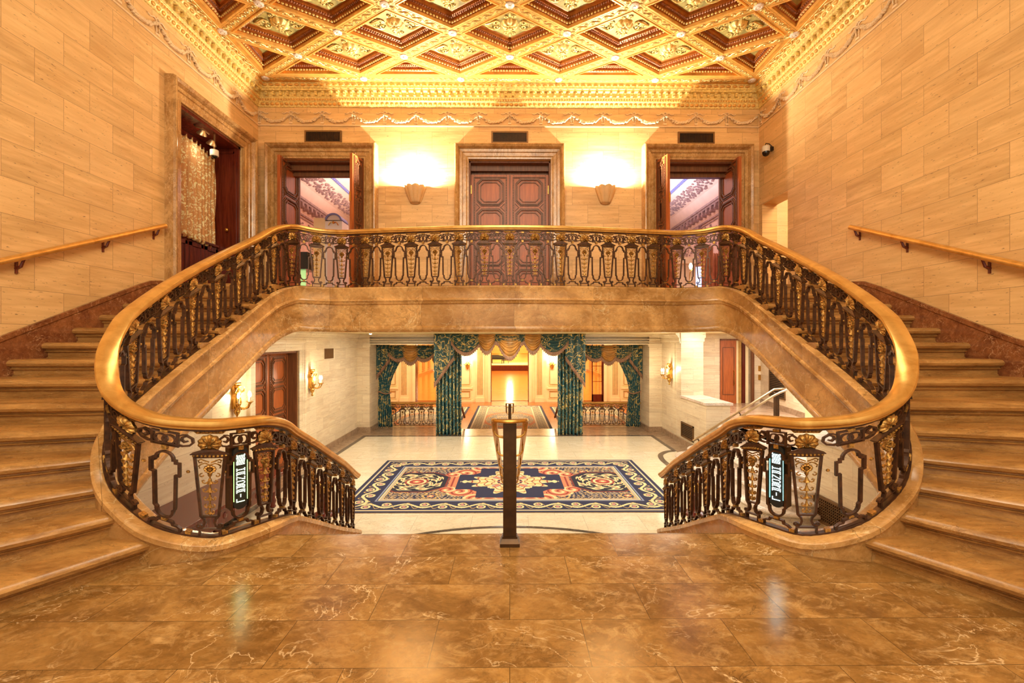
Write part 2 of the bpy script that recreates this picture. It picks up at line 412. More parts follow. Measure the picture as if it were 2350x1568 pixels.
# --- templates, x = along, y = across, z = 0..1 of the height
def tpl_baluster():
    m = MB(); b = .016
    for s in (-1, 1):
        m.bar([(s*.090, .745), (s*.052, .19)], b, .030)
        m.bar([(s*.052, .19), (s*.034, .165), (s*.028, .135), (s*.036, .10), (s*.052, .085)], .014, .026)
        m.bar(spiral(s*.062, .100, .020, .006, -PI*.9 if s > 0 else -PI*.1, (-PI*.9+s*PI*2.6) if s > 0 else (-PI*.1-PI*2.6), 12), .010, .026)
    m.bar([(-.052, .188), (.052, .188)], .016, .028); m.bar([(-.09, .742), (.09, .742)], .014, .028)
    m.box((-.10, -.024, .752), (.10, .024, .768)); m.box((-.112, -.030, .768), (.112, .030, .776))
    m.loft([[(-.112, -.03, .776), (.112, -.03, .776), (.112, .03, .776), (-.112, .03, .776)], [(-.05, -.018, .812), (.05, -.018, .812), (.05, .018, .812), (-.05, .018, .812)]])
    m.bar([(-.060, .008), (.060, .008), (.060, .068), (-.060, .068)], .013, .028, True)
    m.box((-.05, -.018, .80), (.05, .018, .822))
    return m
def tpl_shell():
    m = MB(); R = .074; n = 36
    for sg in (-1, 1):
        def fn(a, r):
            t = -PI*.22+PI*1.44*a; lob = .5+.5*math.cos(t*11-PI*.5*11)
            rr = R*r*(1-.10*(1-lob)*r)*(1.0+.15*math.sin(t)); x = rr*math.cos(t); z = rr*math.sin(t)
            return (x, sg*(.010+.022*math.sin(PI*min(1, r*.8+.12))*(.55+.45*lob)*(1 if r < .98 else 0)), .866+z*1.12)
        m.grid(fn, n, 5)
    for s in (-1, 1): m.tube([(s*a, 0, b) for a, b in [(.0, .832), (.03, .826), (.05, .838), (.052, .850), (.040, .852)]], .009, 6)
    m.sphere((0, 0, .846), (.018, .034, .018), 8, 5)
    return m
def tpl_garland():
    m = MB()
    for i in range(9):   # egg-and-leaf edge of the cap
        m.sphere((-.092+.023*i, 0, .760), (.012, .034, .016), 6, 4)
    for s in (-1, 1):
        m.tube([(s*a, 0, b) for a, b in [(.005, .70), (.03, .712), (.055, .725), (.070, .712), (.064, .692), (.046, .70)]], .0065, 5)
        m.tube([(s*a, 0, b) for a, b in [(.0, .675), (.03, .69), (.05, .68), (.066, .66), (.060, .64)]], .006, 5)
        m.bar(spiral(s*.045, .575, .020, .005, PI/2, PI/2-s*PI*1.7, 8), .007, .014)
    for k in range(10):
        a = 2*PI*k/10; m.sphere((.027*math.cos(a), 0, .635+.027*math.sin(a)), (.014, .020, .014), 6, 4)
    m.sphere((0, 0, .635), (.016, .036, .016), 8, 5)
    m.sphere((0, 0, .592), (.015, .024, .030), 7, 5)
    for j, z in enumerate((.52, .44, .365, .295, .235)):
        q = 1-.11*j
        m.lathe([(.004, .035), (.010*q, .022), (.013*q, .004), (.024*q, -.018), (.020*q, -.022), (.002, -.012)], (0, 0, z), 7)
        for s in (-1, 1): m.bar([(s*a*q, z+b) for a, b in [(.010, .0), (.028, -.020), (.042, -.014), (.046, .004), (.036, .010), (.030, .002)]], .007, .012)
    m.tube([(0, 0, .59), (0, 0, .205)], .005, 5)
    return m
def arc(cx, cz, rx, rz, a0, a1, n): return [(cx+rx*math.cos(a0+(a1-a0)*i/n), cz+rz*math.sin(a0+(a1-a0)*i/n)) for i in range(n+1)]
def tpl_cartouche():
    m = MB(); w = .0155; d = .030
    right = [(.052, .690), (.066, .690), (.066, .665), (.088, .665), (.088, .545), (.066, .545), (.062, .22), (.050, .205), (.050, .185)]
    left = [(-a, b) for a, b in reversed(right)]
    pts = arc(0, .700, .052, .066, PI, 0, 9)+right+arc(0, .185, .050, .060, 0, -PI, 8)[1:]+left[1:]
    m.bar(pts, w, d, True)
    m.bar([(-.092, .008), (-.092, .045), (-.074, .062), (-.050, .066), (-.044, .092), (.044, .092), (.050, .066), (.074, .062), (.092, .045), (.092, .008)], .0145, d, True)
    return m
def tpl_scroll():
    m = MB(); d = .026; w = .0125
    m.bar([(-.062, .828), (.062, .828), (.062, .954), (-.062, .954)], w, d, True)
    for s in (-1, 1):
        m.bar(arc(s*.020, .890, .030, .042, 0, 2*PI, 16)[:-1], w*.9, d*.8, True)
        m.bar([(s*a, b) for a, b in [(.02, .850), (.05, .850), (.085, .838), (.118, .848), (.136, .878), (.132, .916), (.108, .938), (.086, .924), (.080, .898), (.094, .880), (.110, .890)]], w, d)
        m.bar([(s*a, b) for a, b in [(.062, .93), (.085, .945), (.11, .948)]], w*.8, d*.8)
    return m
def tpl_clasps():
    m = MB(); m.box((-.022, -.018, .958), (.022, .018, .982)); m.box((-.016, -.018, .790), (.016, .018, .830)); m.box((-.016, -.018, .096), (.016, .018, .120))
    return m
def clasp_parts(g):
    out = [MB().box((-.022, -.018, .958), (.022, .018, .982)), MB().box((-.016, -.018, .790), (.016, .018, .830)), MB().box((-.016, -.018, .096), (.016, .018, .120))]
    for s in (-1, 1):
        out.append(MB().sphere((s*(g), 0, .60), (.013, .016, .014), 8, 5))
        out.append(MB().box((s*(g+.004)-.016, -.022, .012), (s*(g+.004)+.016, .022, .046)))
    return out
def tpl_joint(g):  # half-way clasps between frame and baluster: gap g at both sides of the cartouche
    m = MB()
    for s in (-1, 1):
        m.sphere((s*(g), 0, .60), (.013, .016, .014), 8, 5)
        m.box((s*(g+.004)-.016, -.02, .012), (s*(g+.004)+.016, .02, .046))
        for k in (-1, 0, 1): m.box((s*(g+.004)+k*.010-.003, -.026, .008), (s*(g+.004)+k*.010+.003, .026, .052))
    return m
def tpl_leaf():
    m = MB(); m.loft([[(-.10, -.022, 1), (.10, -.022, 1), (.10, .022, 1), (-.10, .022, 1)], [(-.075, -.014, .966), (.075, -.014, .966), (.075, .014, .966), (-.075, .014, .966)]])
    for i in range(8):
        x = -.084+.024*i; m.sphere((x*.93, 0, .984), (.011, .028, .012), 6, 4)
    return m
T_bal, T_shell, T_gar, T_car, T_scr, T_cl, T_leaf = tpl_baluster(), tpl_shell(), tpl_garland(), tpl_cartouche(), tpl_scroll(), tpl_clasps(), tpl_leaf()

RAILPROF = [(-.062, -.012), (-.066, .004), (-.060, .022), (-.040, .034), (0, .040), (.040, .034), (.060, .022), (.066, .004), (.062, -.012), (.048, -.022), (.046, -.034), (.030, -.040), (-.030, -.040), (-.046, -.034), (-.048, -.022)]
def balustrade(label, path, shells, s0, s1, group=None, mid=True, step=.05):
    root = thing('balustrade', label, 'balustrade', group=group)
    ribbon(RAILPROF, s0, s1, step, 'r', path).build('handrail', 'rail', root, smooth=True)
    ribbon([(-.022, -.052), (.022, -.052), (.022, -.040), (-.022, -.040)], s0, s1, step, 'r', path).build('top_bar', 'iron', root)
    ribbon([(-.026, 0), (.026, 0), (.026, .012), (-.026, .012)], s0, s1, step, 'b', path).build('bottom_bar', 'iron', root)
    for s in shells:
        b = bend(T_bal, s, path).build('baluster', 'iron', root)
        bend(T_shell, s, path).build('shell', 'gilt', b, smooth=True)
        bend(T_gar, s, path).build('garland', 'gilt', b, smooth=True)
        bend(T_leaf, s, path).build('leaf_bracket', 'gilt', b)
    near, rest = [], MB()
    for a, b in zip(shells[:-1], shells[1:]):
        if b-a > .9: continue
        c = (a+b)/2; g = (b-a)/2; us = min(1.25, max(.88, (b-a)/.385))
        f = bend(T_car, c, path, 1).build('cartouche_frame', 'iron', root)
        bend(T_scr, c, path, us).build('scroll_panel', 'iron', root)
        gp = .088+max(.005, (g-.088-.078))*.5
        for t_ in clasp_parts(gp):
            bb = bend(t_, c, path)
            if path is P_at and P_at(c)[1] < 4.05 and len(near) < 98: near.append(bb)
            else: rest.merge(bb)
    for bb in near: bb.build('clasp', 'gilt', root)
    rest.build('clasp', 'gilt', root)['kind'] = 'stuff'
    return root
main_bal = balustrade('ornate bronze balustrade with broad golden handrail sweeping over balcony and both stairs', P_at, shell_s, 0, S[-1])

# --- marble stringer / balcony front under it
KPROF = [(.085, .0), (.10, -.012), (.10, -.03), (.092, -.045), (.092, -.185), (.108, -.195), (.115, -.215), (.100, -.232), (.092, -.262), (.074, -.275), (.074, -.60),
         (.090, -.612), (.098, -.640), (.098, -.668), (.080, -.695), (-.05, -.695), (-.062, -.10), (-.070, -.06), (-.082, -.048), (-.082, -.014), (-.070, 0)]
sa = [S[i*SUB] for i, k in enumerate(full) if abs(abs(k[0])-2.14) < .001 and k[1] < 3.3]
kr = []; n_ = int(S[-1]/.05)
for i in range(n_+1):
    s_ = S[-1]*i/n_; x, y, zb, zr, nx, ny = P_at(s_); g_ = max(math.exp(-((s_-a)/.55)**2) for a in sa)
    kr.append([(x+nx*(w*(1+.75*g_) if w < 0 else w), y+ny*(w*(1+.75*g_) if w < 0 else w), zb+z) for w, z in KPROF])
st = MB().loft(kr).build('trim_1', 'fascia', smooth=True)
struct(st, 'brown marble balcony front and curved stair stringer carrying the bronze balustrade')

# ------------------------------------------------------------ stairs
R = .1655; LZ = -1.5; FZ = .82; WX = 4.91
inner = [(-2.44, 3.07), (-2.70, 3.09), (-2.90, 3.20), (-3.02, 3.36), (-3.07, 3.55), (-3.12, 3.78), (-3.16, 4.10)]
outer = [[(-2.60, 2.80), (-2.80, 2.47), (-3.35, 1.55), (-4.2, .35), (-4.95, -.7)], [(-2.85, 2.88), (-3.03, 2.67), (-3.75, 1.85), (-4.95, .75)],
         [(-3.08, 3.03), (-3.25, 2.86), (-3.95, 2.25), (-4.95, 1.7)], [(-3.25, 3.21), (-3.49, 3.07), (-4.2, 2.65), (-4.95, 2.35)],
         [(-3.4, 3.45), (-3.79, 3.34), (-4.4, 3.12), (-4.95, 3.0)], [(-3.6, 3.72), (-4.17, 3.67), (-4.95, 3.52)], [(-4.0, 4.09), (-4.95, 4.02)]]
noses = []
for k in range(14):
    if k < 7: pts = [inner[k]]+outer[k]
    else: y = 4.10+.328*(k-6); pts = [(-3.2-.02*min(k-6, 8), y), (-4.95, y)]
    pts = catmull(pts, 5) if k < 6 else np.array(pts, float)
    noses.append(pts)
SP = [(-.60, -.05), (-.60, 0), (-.015, 0), (.012, -.005), (.032, -.018), (.042, -.038), (.034, -.060), (.014, -.072), (-.006, -.074), (-.006, -.084), (.002, -.088), (-.002, -.098), (-.018, -.104), (-.026, -.108), (-.026, -.150), (-.014, -.157), (-.014, -.1655), (-.06, -.17), (-.06, -.06)]
def step_mesh(pts, z, side, depth=None, prof=SP):
    rings = []; n = len(pts)
    for i in range(n):
        a = pts[max(i-1, 0)]; b = pts[min(i+1, n-1)]; t = np.array(b)-np.array(a); t /= np.hypot(*t)
        nx, ny = (t[1], -t[0])     # downhill side
        if side < 0: nx, ny = -nx, -ny
        rings.append([(pts[i][0]+nx*w, pts[i][1]+ny*w, z+dz) for w, dz in prof])
    return MB().loft(rings)
for mir, word in ((1, 'left'), (-1, 'right')):
    root = thing('staircase', 'brown marble stair with rounded nosings climbing along the %s wall to the balcony' % word, 'stairs')
    for k, pts in enumerate(noses):
        z = LZ+R*(k+1); pts = [(p[0]*mir, p[1]) for p in pts]
        step_mesh(pts, z, 1 if mir < 0 else -1).build('step', 'step', root, smooth=True)
    sk = MB()   # closing slab below the flight
    for x0, x1 in ((-4.9, -3.36),):
        poly = [(3.75, -1.30), (6.9, .22), (6.9, .72), (6.4, .66), (3.75, -.70)]
        rings = [[(x*mir, y, z) for y, z in poly] for x in (x0, x1)]
        sk.loft(rings)
    sk.build('soffit', 'fascia', root)
# skirting along the walls and flat landing of the lower flight
for mir, nm in ((1, 'left'), (-1, 'right')):
    prof = [(0, 0), (.03, 0), (.03, -.05), (.018, -.065), (.018, -.75), (0, -.75)]
    pth = [(-.9, -.40), (.6, -.62), (1.8, -.62), (3.0, -.40), (4.32, .04), (5.2, .425), (6.0, .775), (6.15, .83), (6.3, .85), (6.42, .85)] if mir > 0 else \
          [(-.9, -.40), (.6, -.62), (1.8, -.62), (3.0, -.40), (4.32, .04), (5.2, .425), (5.9, .735), (6.15, .83), (6.4, .86), (7.89, .86)]
    rings = [[(mir*(-4.90+a), y, z+b) for a, b in prof] for y, z in pth]
    struct(MB().loft(rings).build('baseboard_'+nm, 'skirt'), 'dark red-brown marble skirting rising along the %s wall stair' % nm)

# landing floor
half = [(cr[i, 0], cr[i, 1]) for i in range(len(cr)//2, len(cr))]
idx = [i for i, p in enumerate(half) if p[1] < 3.60 and p[0] > -3.0]
curve = [half[i] for i in range(min(i for i, p in enumerate(half) if p[1] < 3.36), len(half)) if half[i][1] <= 3.57 or half[i][0] < -2]
curve = [p for p in curve if p[1] <= 3.50]
front = [(-1.2, 3.50), (0, 3.50), (1.2, 3.50)]
poly = [(-5.2, -3.2), (-5.2, 3.36)]+curve+front+[(-x, y) for x, y in reversed(curve)]+[(5.2, 3.36), (5.2, -3.2)]
lf = MB().prism(poly[::-1], -2.9, LZ).build('floor', 'floor'); struct(lf, 'polished brown marble landing floor laid in long slabs')
# lower flight
root = thing('staircase', 'lower marble stair dropping from the landing to the lobby floor', 'stairs')
LF = -2.92
for j in range(9):
    z = LZ-(LZ-LF)/9*j; xw = 1.86+.05*j; y = 3.50+.362*j; bow = .005 if j < 6 else .02*(j-5)
    pts = [(xw*t, y+bow*(1-t*t)) for t in np.linspace(-1, 1, 17)]
    step_mesh(pts, z, -1, prof=SP if j else [(-.02, -.05), (-.02, -.002)]+SP[3:]).build('step', 'floor' if j == 0 else 'step', root, smooth=True)
# ------------------------------------------------------------ walls
def wall_boxes(axis, c0, c1, u0, u1, z0, z1, holes):
    """axis 'x': wall face normal to X, spans u=Y; axis 'y': normal to Y, spans u=X; holes = (ua, ub, za, zb)"""
    us = sorted({u0, u1}|{h[0] for h in holes}|{h[1] for h in holes}); m = MB()
    for a, b in zip(us[:-1], us[1:]):
        hs = sorted([(h[2], h[3]) for h in holes if h[0] <= a+1e-6 and h[1] >= b-1e-6]); z = z0
        for za, zb in hs+[(z1, z1)]:
            if za-z > 1e-4: m.box((c0, a, z), (c1, b, za)) if axis == 'x' else m.box((a, c0, z), (b, c1, za))
            z = max(z, zb)
    return m
q = .9733
NY0, NY1, NZT = 6.69, 8.26, 3.55      # opening in the left wall
o = wall_boxes('x', -WX, -5.6, -3.2, 8.8, .26, 5.25, [(NY0, NY1, .82, NZT)]).merge(wall_boxes('x', -WX, -5.6, -3.2, 14.6, -2.92, .26, [(8.66, 10.46, -2.92, -.215)])).build('wall_left', 'trav_y'); struct(o, 'left travertine wall with running-bond blocks')
o = wall_boxes('x', WX, 5.2, -3.2, 8.8, .3, 5.25, [(7.89, 8.69, .82, 2.66)])
o.merge(wall_boxes('x', WX, 5.2, -3.2, 4.2, -2.92, .3, []))
o.loft([[(x, 4.2, -1.15), (x, 7.1, .3), (x, 4.2, .3)] for x in (WX, 5.2)])
struct(o.build('wall_right', 'trav_y'), 'right travertine wall with running-bond blocks')
DX = (-3.64, 0.0, 3.66); DW = .80; DZ = 3.56
struct(wall_boxes('y', 8.8, 9.25, -5.0, 5.2, .26, 5.25, [(x-DW, x+DW, .82, DZ) for x in DX]).build('wall_back', 'trav_x'), 'travertine back wall of the balcony with three doorways')
# balcony and upper floor slab
bal = [(cr[i, 0], cr[i, 1]+.03) for i in range(len(cr)) if cr[i, 1] >= 6.38 and cr[i, 2] > .5]
bl = [(x, y) for x, y in bal]
poly = [(4.94, 6.36), (3.37, 6.36)]+bl+[(-3.37, 6.36), (-4.94, 6.36)] if bl[0][0] > 0 else None
poly = poly+[(-4.94, 8.95), (4.94, 8.95)]
struct(MB().prism(poly, .26, FZ).build('floor_balcony', 'step'), 'balcony floor')
struct(MB().box((-7, 8.9, .27), (7, 22, .815)).build('floor_upper', 'parquet2'), 'floor of the rooms behind the balcony')
struct(MB().box((-4.95, 7.2, .245), (4.95, 14.6, .262)).build('ceiling_lobby', 'cream'), 'plain cream ceiling of the lower lobby')

# ------------------------------------------------------------ door casings and doors
CAS = [(0, 0), (0, .05), (.03, .055), (.05, .07), (.11, .075), (.12, .10), (.17, .105), (.18, .13), (.20, .17), (.235, .195), (.25, .19), (.265, .15), (.27, 0)]   # (outwards, proud)
def casing(name, mat, label, place, u0, u1, z0, z1, prof=CAS, sc=1.0):
    """place(u, proud, z) -> xyz"""
    m = MB(); rings = []
    for cu, cz, su, sz in ((u0, z0, -1, 0), (u0, z1, -1, 1), (u1, z1, 1, 1), (u1, z0, 1, 0)):
        rings.append([place(cu+su*a*sc, b*sc, cz+sz*a*sc) for a, b in prof])
    m.loft(rings)
    return struct(m.build(name, mat), label)
T = 0
for i, x in enumerate(DX):
    casing('trim_%d' % (i+2), 'casing', ['left', 'middle', 'right'][i]+' brown marble door surround on the balcony wall', lambda u, p, z: (u, 8.8-p, z), x-DW, x+DW, FZ, DZ)
casing('trim_5', 'casing', 'tall brown marble surround of the curtained opening in the left wall', lambda u, p, z: (-WX+p*.8, u, z), NY0, NY1, FZ-.4, NZT)

def octo(cx, cz, w, h, c): return [(cx-w+c, cz-h), (cx+w-c, cz-h), (cx+w, cz-h+c), (cx+w, cz+h-c), (cx+w-c, cz+h), (cx-w+c, cz+h), (cx-w, cz+h-c), (cx-w, cz-h+c)]
def leaf_parts(w, h, n=4):
    """door leaf in the XZ plane from x=0..w, z=0..h, front at y=-.03"""
    slab = MB().box((0, -.028, 0), (w, .028, h)); mould = MB(); pitch = (h-.10)/n
    for f in (-1, 1):
        y = f*.030
        def B(pts, ww, dd, closed=True): mould.bar(pts, ww, dd, closed, y)
        B([(.055, .05), (w-.055, .05), (w-.055, h-.05), (.055, h-.05)], .012, .02)
        B([(.075, .07), (w-.075, .07), (w-.075, h-.07), (.075, h-.07)], .008, .03)
        for k in range(n):
            cz = .05+pitch*(k+.5); ow = w/2-.155; oh = pitch/2-.075
            B(octo(w/2, cz, ow+.045, oh+.045, .10), .016, .03)
            B(octo(w/2, cz, ow+.018, oh+.018, .085), .026, .055)
            B(octo(w/2, cz, ow-.035, oh-.035, .07), .018, .035)
            P8 = octo(w/2, cz, ow+.018, oh+.018, .085)
            for a, b in zip(P8, P8[1:]+P8[:1]):
                L = math.dist(a, b); m_ = max(2, int(L/.032))
                for t in range(m_):
                    u = (t+.5)/m_; mould.box((a[0]+(b[0]-a[0])*u-.006, y-.036, a[1]+(b[1]-a[1])*u-.006), (a[0]+(b[0]-a[0])*u+.006, y+.036, a[1]+(b[1]-a[1])*u+.006))
            if k < n-1:
                zz = .05+pitch*(k+1)
                for sx in (-1, 1):
                    xx = w/2+sx*(w/2-.10)
                    B([(xx, zz-.075), (xx-sx*.075, zz), (xx, zz+.075)], .012, .03)
        nb = int(h/.05)
        for s_ in (.064, w-.064):
            for k in range(nb): mould.box((s_-.005, y-.014, .05+k*.05), (s_+.005, y+.014, .075+k*.05))
    return slab, mould
LEAF = {}
def door_leaf(parent, loc, rz, w, h, n=4, flip=False, knob=None):
    key = (w, h, n)
    if key not in LEAF:
        a, b = leaf_parts(w, h, n); LEAF[key] = (a, b); 
        oa = a.build('leaf', 'door'); ob = b.build('carved_moulding', 'doord', oa); LEAF[key] = (oa, ob); r = oa
    else:
        oa, ob = LEAF[key]; r = oa.copy(); C.objects.link(r); r2 = ob.copy(); C.objects.link(r2); r2.parent = r
    r.parent = parent; r.location = loc; r.rotation_euler = (0, 0, rz)
    return r
def framed(name, label, x, yb, kind):
    root = thing(name, label, 'door'); root['kind'] = 'structure'
    f = MB()
    for s in (-1, 1): f.box((x+s*DW, 8.86, FZ), (x+s*(DW-.025), 9.25, DZ))
    f.box((x-DW, 8.86, DZ-.03), (x+DW, 9.25, DZ)); f.box((x-DW+.02, 9.0, DZ-.14), (x+DW-.02, 9.04, DZ-.02)); f.box((x-DW+.02, 9.1, DZ-.22), (x+DW-.02, 9.2, DZ-.02))
    f.build('door_frame', 'doord', root)
    return root
r = framed('door_2', 'closed carved walnut double door in the middle of the balcony wall', 0, 9, 0)
door_leaf(r, (-.775, 9.03, FZ+.005), 0, .77, 2.52); door_leaf(r, (.005, 9.03, FZ+.005), 0, .77, 2.52)
MB().box((-.012, 8.985, FZ), (.012, 9.0, FZ+2.5)).build('meeting_strip', 'doord', r)
hg = MB()
for s in (-1, 1): hg.box((s*.775-.012, 8.97, 2.95), (s*.775+.012, 8.985, 3.12))
hg.build('hinge', 'brass', r)
for nm, x, sg in (('door_1', DX[0], 1), ('door_3', DX[2], -1)):
    r = framed(nm, 'open carved walnut double door of the %s balcony doorway' % ('left' if sg > 0 else 'right'), x, 9, 1)
    xo = x-sg*(DW-.03); xi = x+sg*(DW-.03)
    # outer leaf folded back along its jamb
    door_leaf(r, (xo, 8.60, FZ+.005), PI/2 - sg*.02, .80, 2.74)
    # inner leaf swung towards the balcony, seen almost edge-on
    l = door_leaf(r, (xi, 8.78, FZ+.005), -PI/2-sg*.26, .38, 2.70, 4)
    lp = MB().box((xi-sg*.115-.012, 8.395, 2.62), (xi-sg*.115+.014, 8.40, 2.80)).build('lock_plate', 'brass', r)
# ------------------------------------------------------------ niche with the curtain, left wall
r = thing('panelling', 'dark mahogany panelling lining the curtained opening in the left wall', 'panelling')
m = MB(); m.box((-5.50, NY1-.06, FZ), (-WX-.02, NY1-.02, NZT)); m.box((-5.59, NY0, NZT-.05), (-WX-.02, NY1, NZT)); m.box((-5.5, NY0, NZT-.24), (-5.40, NY1, NZT-.05)); m.box((-5.59, NY0+.02, FZ), (-5.55, NY1, NZT-.05))
m.build('lining', 'mahog', r)
m = MB()
for a, b in ((-5.44, -5.39), (-5.02, -4.97)): m.box((a, NY1-.075, FZ), (b, NY1-.06, NZT-.05))
m.box((-5.4, NY1-.075, NZT-.14), (-5.0, NY1-.06, NZT-.1)); m.build('stile', 'mahog', r)
MB().sphere((-5.12, NY1-.10, 2.02), .032, 12, 8).build('door_knob', 'brass', r, smooth=True)
r = thing('low_door', 'low dark polished mahogany doors below the gold damask curtain', 'door')
m = MB(); m.box((-5.36, NY0, FZ), (-5.31, NY1-.08, 1.70)); m.box((-5.39, NY0, 1.70), (-5.27, NY1-.08, 1.735)); m.build('board', 'mahog', r)
m = MB()
for y0 in (NY0+.02, NY0+.40, NY0+.78, NY0+1.16):
    for a, b, c_, d in ((y0, y0+.05, FZ+.1, 1.66), (y0+.27, y0+.32, FZ+.1, 1.66), (y0, y0+.32, 1.60, 1.66)): m.box((-5.31, a, c_), (-5.29, b, d))
m.build('panel_frame', 'mahog', r)
def drape(fn, nu, nv, name, mat, parent=None, th=.012):
    m = MB().grid(fn, nu, nv); n = len(m.v)
    o = m.build(name, mat, parent, smooth=True, fix=False)
    mo = o.modifiers.new('thick', 'SOLIDIFY'); mo.thickness = th; mo.offset = 0
    return o
def damask(u, v):
    y = 7.16+1.06*u; w = .035*math.sin(u*2*PI*9+.7*math.sin(v*3))*(.6+.4*v)
    return (-5.30+w+.05*math.sin(u*5), y+.01*math.sin(v*7+u*9), 3.36-.03*math.cos(u*2*PI*9)-.06*u-(1.63)*v)
tag(drape(damask, 110, 18, 'curtain', 'damask'), 'gold damask curtain hanging in the tall opening of the left wall', 'curtain')
tag(MB().tube([(-5.22, 7.33, 3.3), (-5.21, 7.33, 2.06)], .006, 6).build('pull_cord', 'paleshell'), 'pale pull cord hanging in front of the gold damask curtain', 'cord')
r = thing('spotlight', 'twin-headed wire spotlight on a short arm over the gold damask curtain', 'spotlight', (-5.0, 7.28, 3.38))
MB().tube([(-.12, 0, .14), (-.06, .0, .09), (.02, .02, .07), (.06, .14, .03)], .012, 6).build('arm', 'vent', r)
for dy, dz in ((-.01, -.03), (.22, -.09)):
    h = MB().lathe([(.0, .07), (.03, .06), (.07, .0), (.075, -.02), (.06, -.015), (0, .01)], (0, 0, 0), 16).build('lamp_head', 'steel', r, smooth=True)
    h.location = (.04, dy, dz); h.rotation_euler = (.3, .5, 0)
l_ = light('curtain_fill', 'POINT', (-5.05, 7.45, 3.2), 2.2, (1, .85, .6), .05)  # fill added to brighten the damask curtain; the spotlight heads are unlit
r = thing('security_camera', 'white box security camera under the head of the left wall opening', 'camera', (-4.99, 7.62, 3.16))
MB().lathe([(.0, .07), (.062, .07), (.065, .06), (.065, -.02), (.06, -.03), (0, -.03)], n=20).build('housing', 'camwhite', r, smooth=True)
MB().sphere((0, 0, -.03), (.045, .045, .04), 14, 8).build('dome', 'dome', r, smooth=True)
MB().box((-.01, -.01, .06), (.01, .01, .38)).build('bracket', 'vent', r)

# ------------------------------------------------------------ ceiling
H = 4.96; A_, B_ = .92, .603; Y0 = 8.42
def inset(poly, d):
    n = len(poly); out = []
    for i in range(n):
        p0, p1, p2 = (np.array(poly[(i+k-1) % n], float) for k in range(3))
        e1 = p1-p0; e1 /= np.hypot(*e1); e2 = p2-p1; e2 /= np.hypot(*e2)
        n1 = np.array((-e1[1], e1[0])); n2 = np.array((-e2[1], e2[0]))
        k = (n1+n2); k /= (1+n1 @ n2); out.append(tuple(p1+k*d))
    return out
LV = [(.0, 0, 'g'), (.082, 0, 'g'), (.086, -.014, 'g'), (.104, -.014, 'g'), (.112, .030, 'd'), (.128, .036, 'd'), (.150, .060, 'd'), (.156, .085, 'd'), (.205, .100, 'd'), (.212, .135, 'd'), (.235, .14, 'd')]
def coffer(poly, full=True, sc=1.0):
    flat, deep, pan = MB(), MB(), MB(); rings = [[(x, y, dz) for x, y in inset(poly, d*sc)] for d, dz, _ in LV]
    flat.loft(rings[:5], True, False); deep.loft(rings[4:], True, False)
    last = rings[-1]; pan.add(last, [tuple(range(len(last)))])
    beads, rope = MB(), MB()
    for d, dz, stp, tgt, r3 in ((.140, .040, .052, beads, (.020, .016, .016)), (.180, .086, .036, rope, (.012, .022, .014))):
        pl = inset(poly, d*sc); n = len(pl)
        for i in range(n):
            a, b = np.array(pl[i]), np.array(pl[(i+1) % n]); L = np.hypot(*(b-a)); m_ = int(L/stp)
            if m_ < 1: continue
            ang = math.atan2(b[1]-a[1], b[0]-a[0])
            if tgt is rope: ang += .6
            sp = MB().sphere((0, 0, 0), r3, 6, 4)
            for t in range(m_):
                p = a+(b-a)*(t+.5)/m_; tgt.merge(sp, Matrix.Translation((p[0], p[1], dz))@Matrix.Rotation(ang, 4, 'Z'))
    return flat, deep, pan, beads, rope
def rosette():
    m = MB()
    def pet(a, r):
        t = 2*PI*a; l = .5+.5*math.cos(t*8); rr = .150*r*(1-.13*(1-l)*r); z = -.055*math.sin(PI*min(1, r*.75+.2))*(.7+.3*l)
        return (rr*math.cos(t), rr*math.sin(t), z+(.02 if r > .97 else 0))
    m.grid(pet, 64, 6); m.sphere((0, 0, -.06), (.036, .036, .022), 12, 6)
    for k in range(8):
        a = 2*PI*(k+.5)/8; m.sphere((.062*math.cos(a), .062*math.sin(a), -.058), (.018, .018, .010), 6, 4)
    return m
def leaves():
    m = MB()
    for s in (-1, 1):
        for t in (-1, 1):
            m.tube([(p[0], p[1], -.008) for p in spiral(s*.215, t*.045, .052, .010, PI if s > 0 else 0, (PI-t*PI*2.4) if s > 0 else t*PI*2.4, 16)], .011, 5)
            m.tube([(s*.20, t*.10, -.006), (s*.27, t*.085, -.02), (s*.33, t*.05, -.02), (s*.40, t*.012, -.006)], [.012, .016, .014, .006], 5)
            m.tube([(p[0], p[1], -.008) for p in spiral(s*.06, t*.185, .034, .008, 0, s*t*PI*2.2, 12)], .009, 5)
        m.sphere((s*.355, 0, -.01), (.05, .016, .016), 8, 4); m.sphere((0, s*.225, -.01), (.018, .05, .016), 8, 4)
        for k in range(4): m.sphere((s*(.30+.03*k), 0, -.01), (.010, .040-.008*k, .012), 6, 4)
    return m
dia = [(-A_, 0), (0, -B_), (A_, 0), (0, B_)]
top = MB().box((-5.6, -3.2, H+.145), (5.6, 8.9, H+.3))
ceil = struct(top.build('ceiling', 'goldd'), 'gilded coffered ceiling of lozenges over the stair hall', 'ceiling')
TPL = []
def place_coffer(key, poly, full, spots):
    fl, dp, pn, be, ro = coffer(poly, full)
    base = fl.build('coffer', 'goldc', ceil); parts = [dp.build('coffer_moulding', 'goldd', base), pn.build('coffer_panel', 'green', base), be.build('egg_beading', 'goldl', base), ro.build('rope_beading', 'goldm', base)]
    if full:
        l = LEAFM.build('leaf_scroll', 'goldl', base, smooth=True); l.location = (0, 0, .135); rs = ROS.build('rosette', 'goldl', base, smooth=True); rs.location = (0, 0, .125); parts += [l, rs]
    first = True
    for x, y in spots:
        if first: c = base; first = False
        else:
            c = base.copy(); C.objects.link(c)
            for p in parts: d = p.copy(); C.objects.link(d); d.parent = c
        c.parent = ceil; c.location = (x, y, H)
ROS, LEAFM = rosette(), leaves()
